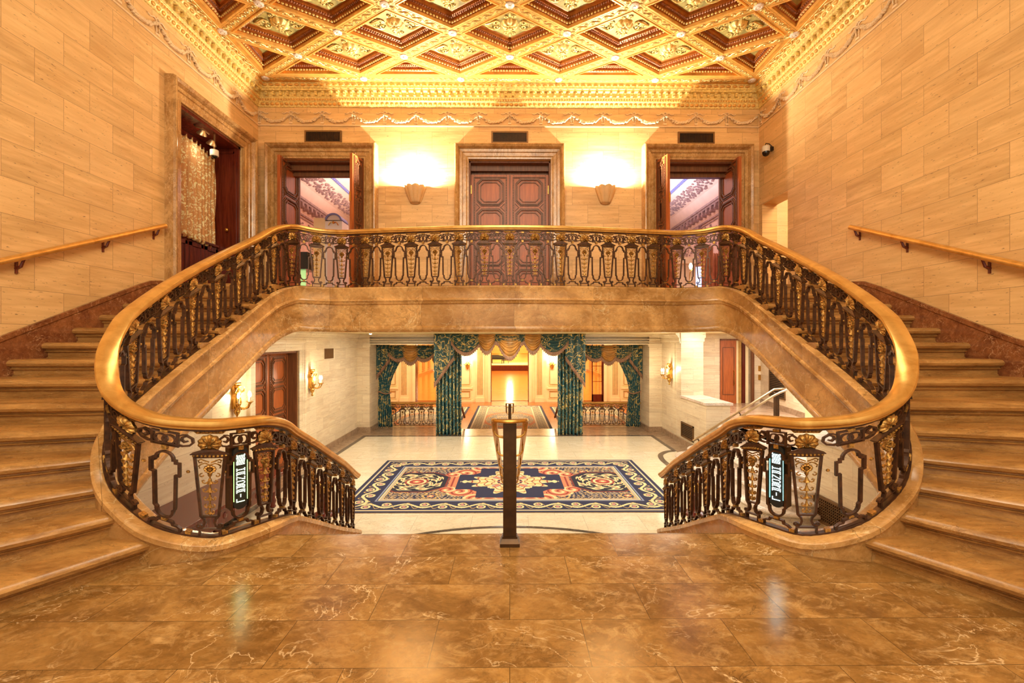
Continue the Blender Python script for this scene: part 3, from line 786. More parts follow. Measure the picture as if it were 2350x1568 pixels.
full_spots, sideL, sideR, nodes = [], [], [], []
NR = 12
for r_ in range(0, NR):
    y = Y0-B_*r_
    ks = [-4, -2, 0, 2, 4] if r_ % 2 == 0 else [-3, -1, 1, 3]
    if r_ > 0: full_spots += [(k*A_, y) for k in ks]
    if r_ % 2 == 1: sideL.append((-5*A_, y)); sideR.append((5*A_, y))
    nodes += [(k*A_, y) for k in ([-5, -3, -1, 1, 3, 5] if r_ % 2 == 0 else [-4, -2, 0, 2, 4])]
place_coffer('f', dia, True, full_spots)
place_coffer('b', [(-A_, 0), (0, -B_), (A_, 0)], False, [(k*A_, Y0) for k in (-4, -2, 0, 2, 4)])
place_coffer('l', [(0, -B_), (A_, 0), (0, B_)], False, sideL)
place_coffer('r', [(0, -B_), (0, B_), (-A_, 0)], False, sideR)
yend = Y0-B_*(NR-1)-B_
fr = MB(); fr.box((-4.91, Y0, H), (4.91, 8.8, H+.14)); fr.box((-4.91, -3.2, H), (-4.6, Y0, H+.14)); fr.box((4.6, -3.2, H), (4.91, Y0, H+.14)); fr.box((-4.6, -3.2, H), (4.6, yend+B_, H+.14))
fr.build('border_beam', 'goldc', ceil)
# scroll relief running on the beams
sc = MB()
def scroll_run(a, b, yl=None):
    a, b = Vector((a[0], a[1], 0)), Vector((b[0], b[1], 0)); L = (b-a).length; t = (b-a)/L; n = Vector((-t.y, t.x, 0)); k = max(2, int((L-.14)/.098)); p0 = .07; st_ = (L-.14)/k
    wave = []
    for i in range(k*4+1):
        u = p0+st_*i/4; wave.append(a+t*u+n*(.030*math.sin(PI*i/4))+Vector((0, 0, H-.006)))
    sc.tube(wave, .0075, 4)
    for i in range(k):
        c = a+t*(p0+st_*(i+.5))-n*(.010*(1 if i % 2 == 0 else -1)); sgn = 1
        ring = [c+t*(.026*math.cos(2*PI*j/8))+n*(.026*math.sin(2*PI*j/8))+Vector((0, 0, H-.005)) for j in range(8)]
        sc.tube(ring, .006, 4, True); sc.sphere((c.x, c.y, H-.004), (.010, .010, .009), 5, 3)
    for s in (-1, 1): sc.tube([a+t*.08+n*(.058*s)+Vector((0, 0, H-.001)), b-t*.08+n*(.058*s)+Vector((0, 0, H-.001))], .004, 4)
for r_ in range(0, 9):
    y = Y0-B_*r_
    for k in ([-5, -3, -1, 1, 3, 5] if r_ % 2 == 0 else [-4, -2, 0, 2, 4]):
        for dk in (-1, 1):
            if abs(k+dk) <= 5: scroll_run((k*A_, y), ((k+dk)*A_, y-B_))
for k in (-5, -3, -1, 1, 3): scroll_run((k*A_, Y0+.075), ((k+2)*A_, Y0+.075))
for k in range(0, 8, 2):
    for s in (-1, 1): scroll_run((s*(5*A_+.06), Y0-B_*k), (s*(5*A_+.06), Y0-B_*(k+2)))
sc.build('beam_scrollwork', 'goldl', ceil, smooth=True)
bm_ = MB().lathe([(.0, -.030), (.018, -.030), (.022, -.018), (.045, -.026), (.066, -.016), (.072, 0)], n=24, lobes=8, amp=.06)
b0 = None
for x, y in nodes:
    if b0 is None: b0 = bm_.build('boss', 'boss', ceil, smooth=True); b = b0
    else: b = b0.copy(); C.objects.link(b)
    b.location = (x, y+(.07 if y > Y0-.01 else 0), H)

# ------------------------------------------------------------ cornice on three walls
CP = [(0, 4.57), (.022, 4.575), (.03, 4.60), (.055, 4.645), (.06, 4.66), (.075, 4.668), (.08, 4.70), (.088, 4.715), (.09, 4.73), (.095, 4.735), (.095, 4.82), (.15, 4.83), (.155, 4.86), (.17, 4.865), (.175, 4.90), (.195, 4.93), (.20, 4.962), (0, 4.962)]
def corn_ring(p, z): return [(-WX+p, -3.2, z), (-WX+p, 8.8-p, z), (WX-p, 8.8-p, z), (WX-p, -3.2, z)]
m = MB(); rr = [[corn_ring(p, z)[i] for p, z in CP] for i in range(4)]; m.loft(rr)
corn = struct(m.build('cornice', 'goldl'), 'gilded cornice with dentils running round the stair hall', 'cornice')
dn, eg, lv = MB(), MB(), MB()
def run(fn, step, a, b):
    n = int((b-a)/step)
    for i in range(n): fn(a+step*(i+.5))
for side in ('b', 'l', 'r'):
    def pt(u, p, z): return {'b': (u, 8.8-p, z), 'l': (-WX+p, u, z), 'r': (WX-p, u, z)}[side]
    a, b = (-4.75, 4.75) if side == 'b' else (2.5, 8.62)
    def dent(u):
        A1 = pt(u-.022, .09, 4.742); B1 = pt(u+.022, .148, 4.818); dn.box(A1, B1); c = pt(u, .15, 4.79); dn.sphere(c, .018, 6, 4)
    run(dent, .1355, a, b)
    run(lambda u: eg.sphere(pt(u, .038, 4.625), (.042 if side == 'b' else .025, .025 if side == 'b' else .042, .032), 7, 5), .093, a-.1, b+.1)
    run(lambda u: eg.sphere(pt(u, .078, 4.69), (.022 if side == 'b' else .016, .016 if side == 'b' else .022, .018), 6, 4), .05, a-.1, b+.1)
    run(lambda u: lv.sphere(pt(u, .185, 4.915), (.052 if side == 'b' else .022, .022 if side == 'b' else .052, .024), 7, 5), .122, a, b)
dn.build('dentil', 'goldl', corn)['kind'] = 'stuff'; eg.build('egg_moulding', 'goldc', corn, smooth=True)['kind'] = 'stuff'; lv.build('leaf_moulding', 'goldc', corn, smooth=True)['kind'] = 'stuff'

# carved frieze: garlands hung between ribbon knots
def garland():
    m = MB(); w = .305
    rnd = random.Random(3)
    for i in range(34):
        t = -1+2*i/33; x = t*w*.93; z = -.10-.135*(1-t*t); r = .020+.018*(1-abs(t))
        for k in range(3): m.sphere((x+rnd.uniform(-.010, .010), -.010-rnd.uniform(0, .014), z+rnd.uniform(-.022, .022)), (r*.8, r*.9, r*.6), 5, 3)
    m.tube([(-w+.028*math.cos(2*PI*j/12), -.008, -.050+.028*math.sin(2*PI*j/12)) for j in range(12)], .011, 5, True)
    for s in (-1, 1):
        m.tube([(-w+s*.02, -.012, -.065), (-w+s*.07, -.016, -.045), (-w+s*.13, -.014, -.075), (-w+s*.17, -.008, -.06)], .010, 5)
        m.tube([(-w+s*.01, -.012, -.08), (-w+s*.03, -.014, -.16), (-w+s*.015, -.012, -.22)], .009, 5)
    m.box((-w-.035, -.016, -.265), (-w+.03, 0, -.235))
    return m
G = garland(); g0 = None
wb, wl, wr = bpy.data.objects['wall_back'], bpy.data.objects['wall_left'], bpy.data.objects['wall_right']
for par, spots in ((wb, [((-4.575+.61*i, 8.8, 4.52), 0) for i in range(16)]), (wl, [((-WX, 8.42-.61*i, 4.52), PI/2) for i in range(8)]), (wr, [((WX, 8.42-.61*i, 4.52), -PI/2) for i in range(8)])):
    for loc, rz in spots:
        if g0 is None: g = g0 = G.build('garland', 'frieze', smooth=True)
        else: g = g0.copy(); C.objects.link(g)
        g.parent = par; g.location = loc; g.rotation_euler = (0, 0, rz)
m = MB(); m.box((-WX, 8.775, 4.205), (WX, 8.8, 4.225)); m.box((-WX, 2, 4.205), (-WX+.02, 8.78, 4.225)); m.box((WX-.02, 2, 4.205), (WX, 8.78, 4.225))
struct(m.build('trim_6', 'frieze'), 'thin stone fillet below the carved garland frieze')

# ------------------------------------------------------------ things on the upper walls
for i, x in enumerate((-3.64, .0, 3.66)):
    w_ = ['left', 'middle', 'right'][i]
    r = thing('air_vent', 'bronze air vent grille above the %s balcony door' % w_, 'vent', (x, 8.80, 3.995), group=None)
    f = MB(); f.bar([(-.345, -.105), (.345, -.105), (.345, .105), (-.345, .105)], .03, .06, True); f.build('frame', 'vent', r)
    MB().box((-.34, -.012, -.10), (.34, -.002, .10)).build('backing', 'black', r)
    s_ = MB()
    for k in range(30): s_.box((-.33+.0225*k, -.028, -.095), (-.322+.0225*k, -.012, .095))
    s_.build('slat', 'darkbronze', r)
def cup(mb):
    def fn(a, t):
        th = PI+PI*a; rb = .085+.115*t**.8; lob = 1+.10*abs(math.sin(a*PI*4.5))*1.0; r = rb*lob
        z = .32*t+(.018*abs(math.sin(a*PI*4.5)) if t > .99 else 0)
        return (r*math.cos(th), r*math.sin(th)*.85, z)
    mb.grid(fn, 54, 8); return mb
for i, x in enumerate((-1.845, 1.875)):
    r = thing('wall_sconce', 'fluted shell uplighter sconce on the balcony wall %s the middle door' % ('left of' if i == 0 else 'right of'), 'sconce', (x, 8.80, 2.70))
    o = cup(MB()).build('shade', 'paleshell', r, smooth=True, fix=False); mo = o.modifiers.new('thick', 'SOLIDIFY'); mo.thickness = .008
    MB().lathe([(0, .05), (.104, .05), (.082, .0), (.055, -.015), (0, -.018)], n=24).build('base', 'paleshell', r, smooth=True).scale = (1, .85, 1)
r = thing('security_camera', 'cream and black dome security camera on the right wall near the balcony', 'camera', (WX-.13, 8.34, 3.56))
MB().lathe([(0, .09), (.06, .085), (.07, .05), (.07, -.01), (.066, -.02), (0, -.02)], n=20).build('housing', 'camwhite', r, smooth=True)
MB().lathe([(.064, -.02), (.062, -.05), (.045, -.085), (.02, -.10), (0, -.102)], n=20).build('dome', 'dome', r, smooth=True)
MB().box((.05, -.03, .0), (.13, .03, .07)).build('bracket', 'dome', r)
MB().tube([(-.02, 0, .09), (.0, 0, .14), (.06, 0, .13), (.12, 0, .08)], .008, 6).build('cable', 'dome', r)
# wall handrails
for mir, w_ in ((1, 'left'), (-1, 'right')):
    y0, y1 = (-1.0, 6.33) if mir > 0 else (-1.0, 6.33)
    def zz(y): return 1.61-.425*(6.3-y)
    r = thing('wall_handrail', 'slim golden handrail rising along the %s wall' % w_, 'handrail')
    X = -4.83*mir
    MB().tube([(X, y, zz(y)) for y in np.linspace(y0, y1, 12)], .034, 12).build('rail', 'rail', r, smooth=True)
    for y in ((4.5, 5.45, 6.22, 3.2, 2.0) if mir > 0 else (4.55, 5.5, 6.25, 3.3, 2.0)):
        b = MB().tube([(-4.91*mir, y, zz(y)-.12), (-4.86*mir, y, zz(y)-.10), (X, y, zz(y)-.03)], [.018, .014, .012], 6)
        b.tube([(-4.905*mir, y, zz(y)-.17), (-4.905*mir, y, zz(y)-.05)], .014, 6); b.build('bracket', 'mahog', r)
# right doorway interior
m = MB(); m.box((5.2, 8.69, .3), (7.2, 8.8, 3.4)); m.box((7.1, 6.8, .3), (7.2, 8.7, 3.4)); m.box((5.2, 6.8, .3), (7.2, 6.9, 3.4)); m.box((5.2, 6.8, 3.3), (7.2, 8.8, 3.4))
struct(m.build('wall_passage', 'niche'), 'pale stone passage wall seen through the right wall doorway')
struct(MB().box((4.95, 6.85, .70), (7.2, 8.75, .82)).build('floor_passage', 'step'))
# ------------------------------------------------------------ lower lobby (all sizes from the eye, factor q)
FL = -2.92
struct(MB().box((-12, 3.0, FL-.1), (4.75, 14.75, FL)).box((4.75, 3, FL-.1), (5.6, 14.75, FL)).build('floor_lobby', 'lobfloor'), 'cream marble tile floor of the lower lobby')
def strip(path, w, z, closed=False):
    m = MB(); rings = []; n = len(path)
    for i, p in enumerate(path):
        a = path[max(i-1, 0)]; b = path[min(i+1, n-1)]; t = np.array(b)-np.array(a); t = t/np.hypot(*t); nn = np.array((-t[1], t[0]))
        rings.append([(p[0]+nn[0]*w/2, p[1]+nn[1]*w/2, z), (p[0]-nn[0]*w/2, p[1]-nn[1]*w/2, z)])
    return m.loft(rings, False, False)
z1 = FL+.004
m = MB(); m.box((-4.93, 3, FL), (-4.5, 14.6, z1)); m.box((-4.5, 13.92, FL), (4.42, 14.75, z1)); m.box((4.42, 11.6, FL), (4.93, 14.75, z1))
struct(m.build('floor_border', 'border'), 'tan marble border of the lobby floor')
m = MB(); m.box((-4.53, 3, FL), (-4.42, 13.93, FL+.007)); m.box((-4.42, 13.82, FL), (4.34, 13.93, FL+.007)); m.box((4.34, 11.97, FL), (4.45, 13.93, FL+.007))
arc_ = [(4.40, 11.95), (4.15, 11.85), (3.90, 11.55), (3.78, 11.15), (3.75, 10.6), (3.75, 8.6), (3.8, 7.6), (4.0, 6.9), (4.4, 6.6), (4.4, 4)]
m.merge(strip([tuple(p) for p in catmull(arc_, 6)], .13, FL+.007))
m.merge(strip([(3.79*math.sin(a), 3.27+3.79*math.cos(a)) for a in np.linspace(-1.0, 1.0, 40)], .06, FL+.008))
struct(m.build('floor_band', 'band'), 'dark marble band inlaid round the lobby floor')
# side walls' base boards
m = MB(); m.box((-4.91, 3, FL), (-4.87, 8.45, FL+.16)); m.box((-4.91, 10.66, FL), (-4.87, 14.6, FL+.16)); struct(m.build('baseboard_lobby_left', 'border'), 'tan marble skirting of the lobby left wall')
m = MB(); m.box((4.87, 11.35, FL), (4.91, 14.6, FL+.16)); struct(m.build('baseboard_lobby_right', 'border'), 'tan marble skirting of the lobby right wall')
# crown mouldings along the lobby's left, far and right walls
CR = [(0, -.05), (.03, -.05), (.03, .0), (.05, .02), (.05, .11), (.07, .12), (.10, .17), (.14, .20), (.15, .247), (0, .247)]
m = MB(); m.loft([[(-WX+p, y, z) for p, z in CR] for y in (7.0, 14.6)]); struct(m.build('crown_left', 'lob_y'), 'stone crown moulding of the lobby left wall')
m = MB(); m.loft([[(WX-p, y, z) for p, z in CR] for y in (12.85, 14.6)]); struct(m.build('crown_right', 'lob_y'), 'stone crown moulding of the lobby right wall')
# lobby left wall facing: paler stone below the crown (thin ashlar skin)
o = wall_boxes('x', -4.915, -4.895, 3.0, 14.6, FL, -.04, [(8.66, 10.46, FL, -.215)]).build('wall_lobby_left', 'lob_y'); struct(o, 'pale ashlar facing of the lobby left wall')
# far wall: pilasters, entablature, piers between the curtained bays
m = MB()
for s in (-1, 1):
    m.box((s*4.92, 14.45, FL), (s*4.50, 15.6, .26)); m.box((s*2.35, 14.62, FL), (s*1.66, 15.2, .26))
    m.box((s*4.5, 14.6, -.10), (s*2.3, 15.1, .26))
m.box((-1.7, 14.9, .1), (1.7, 15.1, .26))
struct(m.build('wall_lobby_back', 'lob_x'), 'far lobby wall with pilasters and entablature over three openings')
m = MB()
for s in (-1, 1):
    a, b = (-4.92, -2.2) if s < 0 else (2.2, 4.92)
    for z, p, h in ((.20, .12, .05), (.155, .085, .04), (.06, .05, .015), (-.03, .04, .02), (-.095, .045, .03)): m.box((a, 14.45-p, z), (b, 14.62, z+h))
    m.box((s*4.52, 14.40, -.10), (s*4.46, 14.6, -.16))
struct(m.build('trim_7', 'border').__class__ and bpy.data.objects['trim_7'], 'mouldings of the far lobby wall'); bpy.data.objects['trim_7'].data.materials[0] = M['lob_x']
m = MB(); [m.box((s*4.97, 14.40, FL), (s*4.46, 15.6, FL+.17)) for s in (-1, 1)]; struct(m.build('baseboard_back', 'border'), 'tan marble base of the far pilasters')

# ---- left double door in the lobby
casing('trim_8', 'lob_y', 'pale stone surround of the walnut double door in the lobby left wall', lambda u, p, z: (-4.90+p*.35, u, z), 8.66, 10.46, FL, -.215)
r = thing('door_4', 'carved walnut double door in the left wall of the lower lobby', 'door'); r['kind'] = 'structure'
f = MB(); f.box((-5.25, 8.66, FL), (-4.93, 8.69, -.215)); f.box((-5.25, 10.42, FL), (-4.93, 10.46, -.215)); f.box((-5.25, 8.66, -.26), (-4.93, 10.46, -.215)); f.build('door_frame', 'doord', r)
door_leaf(r, (-5.16, 8.70, FL+.01), PI/2, .855, 2.64); door_leaf(r, (-5.16, 9.565, FL+.01), PI/2, .855, 2.64)

# ---- candle sconces (gilded boy figure with three arms)
def sconce(label, loc, rz, big=1.0):
    r = thing('candle_sconce', label, 'sconce', loc, rz)
    b = MB()
    b.lathe([(0, -.34), (.022, -.33), (.03, -.30), (.012, -.28), (.02, -.26), (.045, -.22), (.055, -.18), (.03, -.14), (.05, -.10), (.075, -.04), (.065, .03), (.05, .08), (.07, .14), (.06, .19), (.025, .22), (0, .22)], (.07, 0, 0), 14)
    b.box((0, -.05, -.14), (.05, .05, .26)); b.tube([(.02, 0, .22), (.02, 0, .40)], [.04, .004], 6)
    for s in (-1, 1): b.tube([(.07, s*.06, .14), (.11, s*.13, .16), (.14, s*.12, .24)], [.022, .018, .012], 6)
    b.tube([(p[0]+.09, 0, p[1]-.16) for p in spiral(0, 0, .06, .015, 0, PI*2.6, 16)], .014, 6)
    b.build('figure', 'brass', r, smooth=True)
    h = MB().sphere((.09, 0, .27), (.05, .045, .055), 12, 8)
    h.sphere((.135, 0, .262), .010, 6, 4)
    for k in range(9):
        a = 2*PI*k/9; h.sphere((.085+.035*math.cos(a), .040*math.sin(a), .305), .020, 6, 4)
    h.build('head', 'brass', r, smooth=True)
    for dy, dx, dz in ((-.16, .19, -.03), (0, .30, -.02), (.16, .19, -.03)):
        a = MB().tube([(.07, 0, -.10), (.07+dx*.4, dy*.6, -.15), (dx*.9, dy, -.12), (dx, dy, dz-.03)], .013, 6)
        a.lathe([(.0, -.03), (.02, -.03), (.03, -.01), (.05, .0), (.052, .008), (0, .008)], (dx, dy, dz), 14); a.build('arm', 'brass', r, smooth=True)
        c = MB().lathe([(.013, .0), (.013, .09), (0, .09)], (dx, dy, dz), 10).build('candle', 'shade_w', r)
        MB().lathe([(.006, .085), (.022, .11), (.024, .135), (.014, .17), (0, .195)], (dx, dy, dz), 10).build('bulb', 'bulb', c, smooth=True)
    l = light('sconce_bulb_light', 'POINT', (0, 0, 0), 17, (1, .86, .60), .05); l.parent = r; l.location = (.24, 0, .14)
    return r
sconce('gilt figure candle sconce on the near side of the lobby walnut double door', (-4.895, 7.98, -1.05), 0)
sconce('gilt figure candle sconce on the far side of the lobby walnut double door', (-4.895, 11.0, -1.0), 0)
sconce('gilt figure candle sconce on the lobby right wall by the pale pier', (4.90, 13.55, -.98), PI)
r = thing('wall_grille', 'small square grey-green grille high on the lobby left wall', 'vent')
MB().box((-4.895, 11.75, -.50), (-4.88, 12.55, -.15)).build('plate', 'lob_y', r); MB().box((-4.88, 11.85, -.46), (-4.872, 12.45, -.19)).build('mesh', 'vent', r)
r = thing('security_camera', 'small dark dome camera under the balcony at the left', 'camera', (-4.30, 8.6, .245))
MB().lathe([(0, 0), (.07, 0), (.07, -.05), (.06, -.06), (0, -.06)], n=18).build('housing', 'camwhite', r, smooth=True); MB().sphere((0, 0, -.06), (.055, .055, .05), 14, 8).build('dome', 'dome', r, smooth=True)
r = thing('ceiling_spotlight', 'small lit spotlight under the lobby ceiling edge', 'spotlight', (-3.9, 12.6, .25)); MB().lathe([(0, 0), (.05, 0), (.05, -.03), (0, -.03)], n=14).build('housing', 'brass', r); MB().sphere((0, 0, -.035), (.04, .04, .02), 10, 6).build('lens', 'lamp', r)

# ---- long dark wooden bench/chest along the left wall
r = thing('long_table', 'long low dark wooden table standing along the lobby left wall', 'table')
MB().box((-4.90, 4.6, -2.36), (-4.02, 8.15, -2.31)).box((-4.90, 4.63, -2.40), (-4.05, 8.12, -2.36)).build('tabletop', 'mahog', r, bevel=.008)
m = MB(); m.box((-4.85, 4.75, -2.62), (-4.10, 8.02, -2.40))
for k in range(16): m.sphere((-4.10, 4.85+.205*k, -2.50), (.02, .05, .05), 8, 5)
m.build('apron', 'mahog', r)
for x in (-4.80, -4.16):
    for y in (4.85, 6.4, 7.92): MB().lathe([(.03, 0), (.05, .02), (.035, .06), (.055, .12), (.035, .18), (.05, .26), (.05, .32)], (x, y, FL), 12).build('leg', 'mahog', r, smooth=True)
# ---- pair of carved pedestals at the foot of the lower flight
for s, w_ in ((-1, 'left'), (1, 'right')):
    r = thing('pedestal', 'carved wooden pedestal with a gilt bowl behind the %s lower balustrade' % w_, 'pedestal', (s*3.12, 7.55, FL))
    MB().lathe([(0, 0), (.17, 0), (.17, .04), (.10, .06), (.07, .12), (.055, .30), (.075, .34), (.05, .38), (.05, .40), (0, .40)], n=18).build('column', 'mahog', r, smooth=True)
    MB().lathe([(0, .39), (.09, .40), (.115, .44), (.12, .50), (.105, .52), (.12, .56), (.10, .565), (0, .54)], n=22).build('bowl', 'brass', r, smooth=True)
    MB().lathe([(0, .54), (.07, .56), (.05, .60), (.06, .66), (.03, .70), (0, .71)], n=16).build('finial', 'mahog', r, smooth=True)

# ------------------------------------------------------------ centre handrail
def centre_rail(label, y, z0, n=5, slope=-.425, L=3.55, post_h=.90, sc_=1.0):
    r = thing('centre_handrail', label, 'handrail', (0, y, z0))
    w = .049
    MB().box((-w, -.03, .05), (w, .03, post_h)).build('post', 'darkbronze', r, bevel=.004)
    m = MB(); m.box((-.072, -.055, 0), (.072, .055, .025)); m.loft([[(-.072, -.055, .025), (.072, -.055, .025), (.072, .055, .025), (-.072, .055, .025)], [(-.055, -.036, .055), (.055, -.036, .055), (.055, .036, .055), (-.055, .036, .055)]]); m.box((-.056, -.037, .055), (.056, .037, .068))
    m.build('base', 'darkbronze', r)
    # U-shaped rail: oval cap round the front, two sloping arms
    a = .118; top = post_h+.012
    path = [(-a, y_, top+slope*y_) for y_ in np.linspace(L, .10, 9)]+[(-a, .05, top), (-a*.98, -.01, top+.006), (-a*.80, -.05, top+.01), (-a*.4, -.075, top+.012), (0, -.08, top+.012), (a*.4, -.075, top+.012), (a*.80, -.05, top+.01), (a*.98, -.01, top+.006), (a, .05, top)]+[(a, y_, top+slope*y_) for y_ in np.linspace(.10, L, 9)]
    rings = []; n_ = len(path)
    for i, p in enumerate(path):
        pa, pb = Vector(path[max(i-1, 0)]), Vector(path[min(i+1, n_-1)]); t = (pb-pa); t.z = 0; t.normalize(); s = Vector((-t.y, t.x, 0)); p = Vector(p)
        rings.append([p+s*u+Vector((0, 0, v)) for u, v in ((.024, 0), (.020, .010), (0, .015), (-.020, .010), (-.024, 0), (-.020, -.010), (0, -.013), (.020, -.010))])
    MB().loft(rings).build('rail_loop', 'brass', r, smooth=True)
    cap = MB().prism([(a*.95*math.cos(t), -.0+.075*math.sin(t)) for t in np.linspace(PI, 2*PI, 20)], top-.004, top+.010); cap.build('rail_cap', 'brass', r)
    for k in range(n):
        yy = .04+k*(L-.3)/(n-1)*1.0 if n > 1 else .04; zt = top+slope*yy-.015
        for s in (-1, 1):
            MB().tube([(s*a, yy, zt), (s*a, yy, zt-.05), (s*(a-.01), yy, zt-.075), (s*(a-.035), yy, zt-.092), (s*.045, yy, zt-.10)], .0085, 8).build('bracket', 'brass', r, smooth=True)
    for k in range(1, n):
        yy = .04+k*(L-.3)/(n-1); zz_ = top+slope*yy
        MB().box((-.018, yy-.02, zz_-.98), (.018, yy+.02, zz_-.06)).build('baluster_post', 'darkbronze', r)
    return r
centre_rail('dark bronze post and double brass handrail at the head of the lower stair', 3.32, LZ)
centre_rail('small brass handrail post seen beyond the curtained opening', 14.75, FL, n=2, L=1.2, slope=-.4, post_h=.86)

# ------------------------------------------------------------ lit handrail signs
GLY = {'U': [[(0, 1), (0, 0), (1, 0), (1, 1)]], 'S': [[(1, 1), (0, 1), (0, .5), (1, .5), (1, 0), (0, 0)]], 'E': [[(1, 1), (0, 1), (0, 0), (1, 0)], [(0, .5), (1, .5)]], 'H': [[(0, 0), (0, 1)], [(1, 0), (1, 1)], [(0, .5), (1, .5)]],
       'A': [[(0, 0), (0, 1), (1, 1), (1, 0)], [(0, .45), (1, .45)]], 'N': [[(0, 0), (0, 1), (1, 0), (1, 1)]], 'D': [[(0, 0), (0, 1), (.8, 1), (1, .7), (1, .3), (.8, 0), (0, 0)]], 'R': [[(0, 0), (0, 1), (1, 1), (1, .48), (0, .48)], [(.6, .48), (1, 0)]],
       'I': [[(.5, 0), (.5, 1)]], 'L': [[(0, 1), (0, 0), (1, 0)]]}
def sign(label, s, edge):
    x, y, zb, zr, nx, ny = P_at(s); zc = (zb+zr)/2-.01
    n2 = Vector((nx, ny, 0)); rz = math.atan2(-nx, ny)      # local +y = void side
    r = thing('lit_sign', label, 'sign', (x, y, zc), rz)
    if True:
        flip = -1
    hw, hh = .050, .235
    pl = [(hw*math.cos(t), .185+hw*math.sin(t)) for t in np.linspace(0, PI, 9)]+[(-hw*math.cos(t), -.185-hw*math.sin(t)) for t in np.linspace(0, PI, 9)]
    def pl_prism(poly, y0, y1): return MB().add([(a, y0, b) for a, b in poly]+[(a, y1, b) for a, b in poly], [tuple(range(len(poly))), tuple(reversed(range(len(poly), 2*len(poly))))]+[(i, (i+1) % len(poly), len(poly)+(i+1) % len(poly), len(poly)+i) for i in range(len(poly))])
    pl_prism(pl, -.006, .02).build('panel', 'black', r)
    MB().box((-.068, .02, -.225), (.068, .085, .225)).build('box', 'darkbronze', r)
    txt = 'USE HANDRAIL'; zt = .184; hgt = .0218; pit = .0322
    for ch in txt:
        if ch == ' ': zt -= pit*.55; continue
        t = MB()
        for st_ in GLY[ch]: t.bar([(-.027+.054*a, zt-hgt+hgt*b) for a, b in st_], .0038, .002, False, -.009)
        t.build('letter', 'ltxtg' if edge == 'ggreen' else 'ltxtt', r); zt -= pit
    e = MB(); e.box((-.0475, -.008, -.17), (-.0455, -.005, .17)); e.box((.0455, -.008, -.17), (.0475, -.005, .17)); e.build('edge_spill_glow', edge, r)  # glowing strips added for the letters' spill and its floor reflection
    return r
iS = {(round(full[i][0], 3), round(full[i][1], 2)): S[i*SUB] for i in range(len(full))}
sl = (iS[(-2.14, 3.22)]+iS[(-1.91, 3.52)])/2; sr = (iS[(2.14, 3.22)]+iS[(1.91, 3.52)])/2
sign('vertical lit sign reading USE HANDRAIL with green edge glow on the left balustrade', sl, 'ggreen')
sign('vertical lit sign reading USE HANDRAIL with teal edge glow on the right balustrade', sr, 'gteal')

# ------------------------------------------------------------ right side: parapets, little stair, side hall
m = MB(); m.box((4.92, 11.2, FL), (5.52, 12.85, -1.60)); m.box((4.92, 4.2, FL), (5.52, 7.4, -1.60)); struct(m.build('wall_parapet', 'lob_y'), 'low stone parapet walls flanking the side stair')
m = MB(); m.box((4.88, 11.16, -1.60), (5.58, 12.85, -1.54)); m.box((4.88, 4.2, -1.60), (5.58, 7.44, -1.54)); struct(m.build('trim_9', 'white_marble'), 'pale marble coping of the side stair parapets')
m = MB(); m.box((4.92, 12.85, FL), (5.56, 13.3, .26)); m.box((4.905, 13.3, FL), (5.2, 14.6, .26)); m.box((4.90, 12.82, .10), (5.62, 13.3, .26)); m.box((4.91, 12.83, .0), (5.59, 13.3, .10)); struct(m.build('wall_pier', 'lob_x'), 'bright pale stone pier at the side hall corner')
HF = -2.06
struct(MB().box((5.35, 4.0, HF-.15), (9.5, 15.2, HF)).build('floor_side_hall', 'sidefloor'), 'marble floor of the side hall')
m = MB(); m.box((5.4, 14.9, HF), (7.0, 15.1, .4)); m.box((8.05, 14.9, HF), (8.6, 15.1, .4)); m.box((7.0, 14.9, .05), (8.05, 15.1, .4)); struct(m.build('wall_side_back', 'lob_x'), 'back wall of the side hall')
m = MB(); m.loft([[(8.36, 14.9, HF), (8.36, 14.9, .4), (8.56, 14.9, .4), (8.56, 14.9, HF)], [(7.84, 11.8, HF), (7.84, 11.8, .4), (8.04, 11.8, .4), (8.04, 11.8, HF)]]); struct(m.build('wall_side_right', 'lob_y'), 'right wall of the side hall')
m = MB(); m.loft([[(8.34, 14.9, HF), (8.34, 14.9, HF+.16), (8.4, 14.9, HF+.16), (8.4, 14.9, HF)], [(7.82, 11.8, HF), (7.82, 11.8, HF+.16), (7.88, 11.8, HF+.16), (7.88, 11.8, HF)]]); struct(m.build('baseboard_side', 'border'), 'tan skirting of the side hall')
struct(MB().box((5.2, 4.0, .26), (9.6, 15.2, .4)).build('ceiling_side_hall', 'cream'), 'ceiling of the side hall')
m = MB(); m.box((7.80, 11.50, HF), (8.0, 11.8, .4)); m.box((7.6, 11.3, .1), (9.4, 11.5, .4)); m.build('door_jamb', 'cream'); struct(bpy.data.objects['door_jamb'], 'cream jamb of the daylit doorway')
struct(MB().box((9.3, 8.0, HF), (9.32, 11.6, .2)).build('window_1', 'daywhite'), 'bright daylit glazing at the end of the side hall')
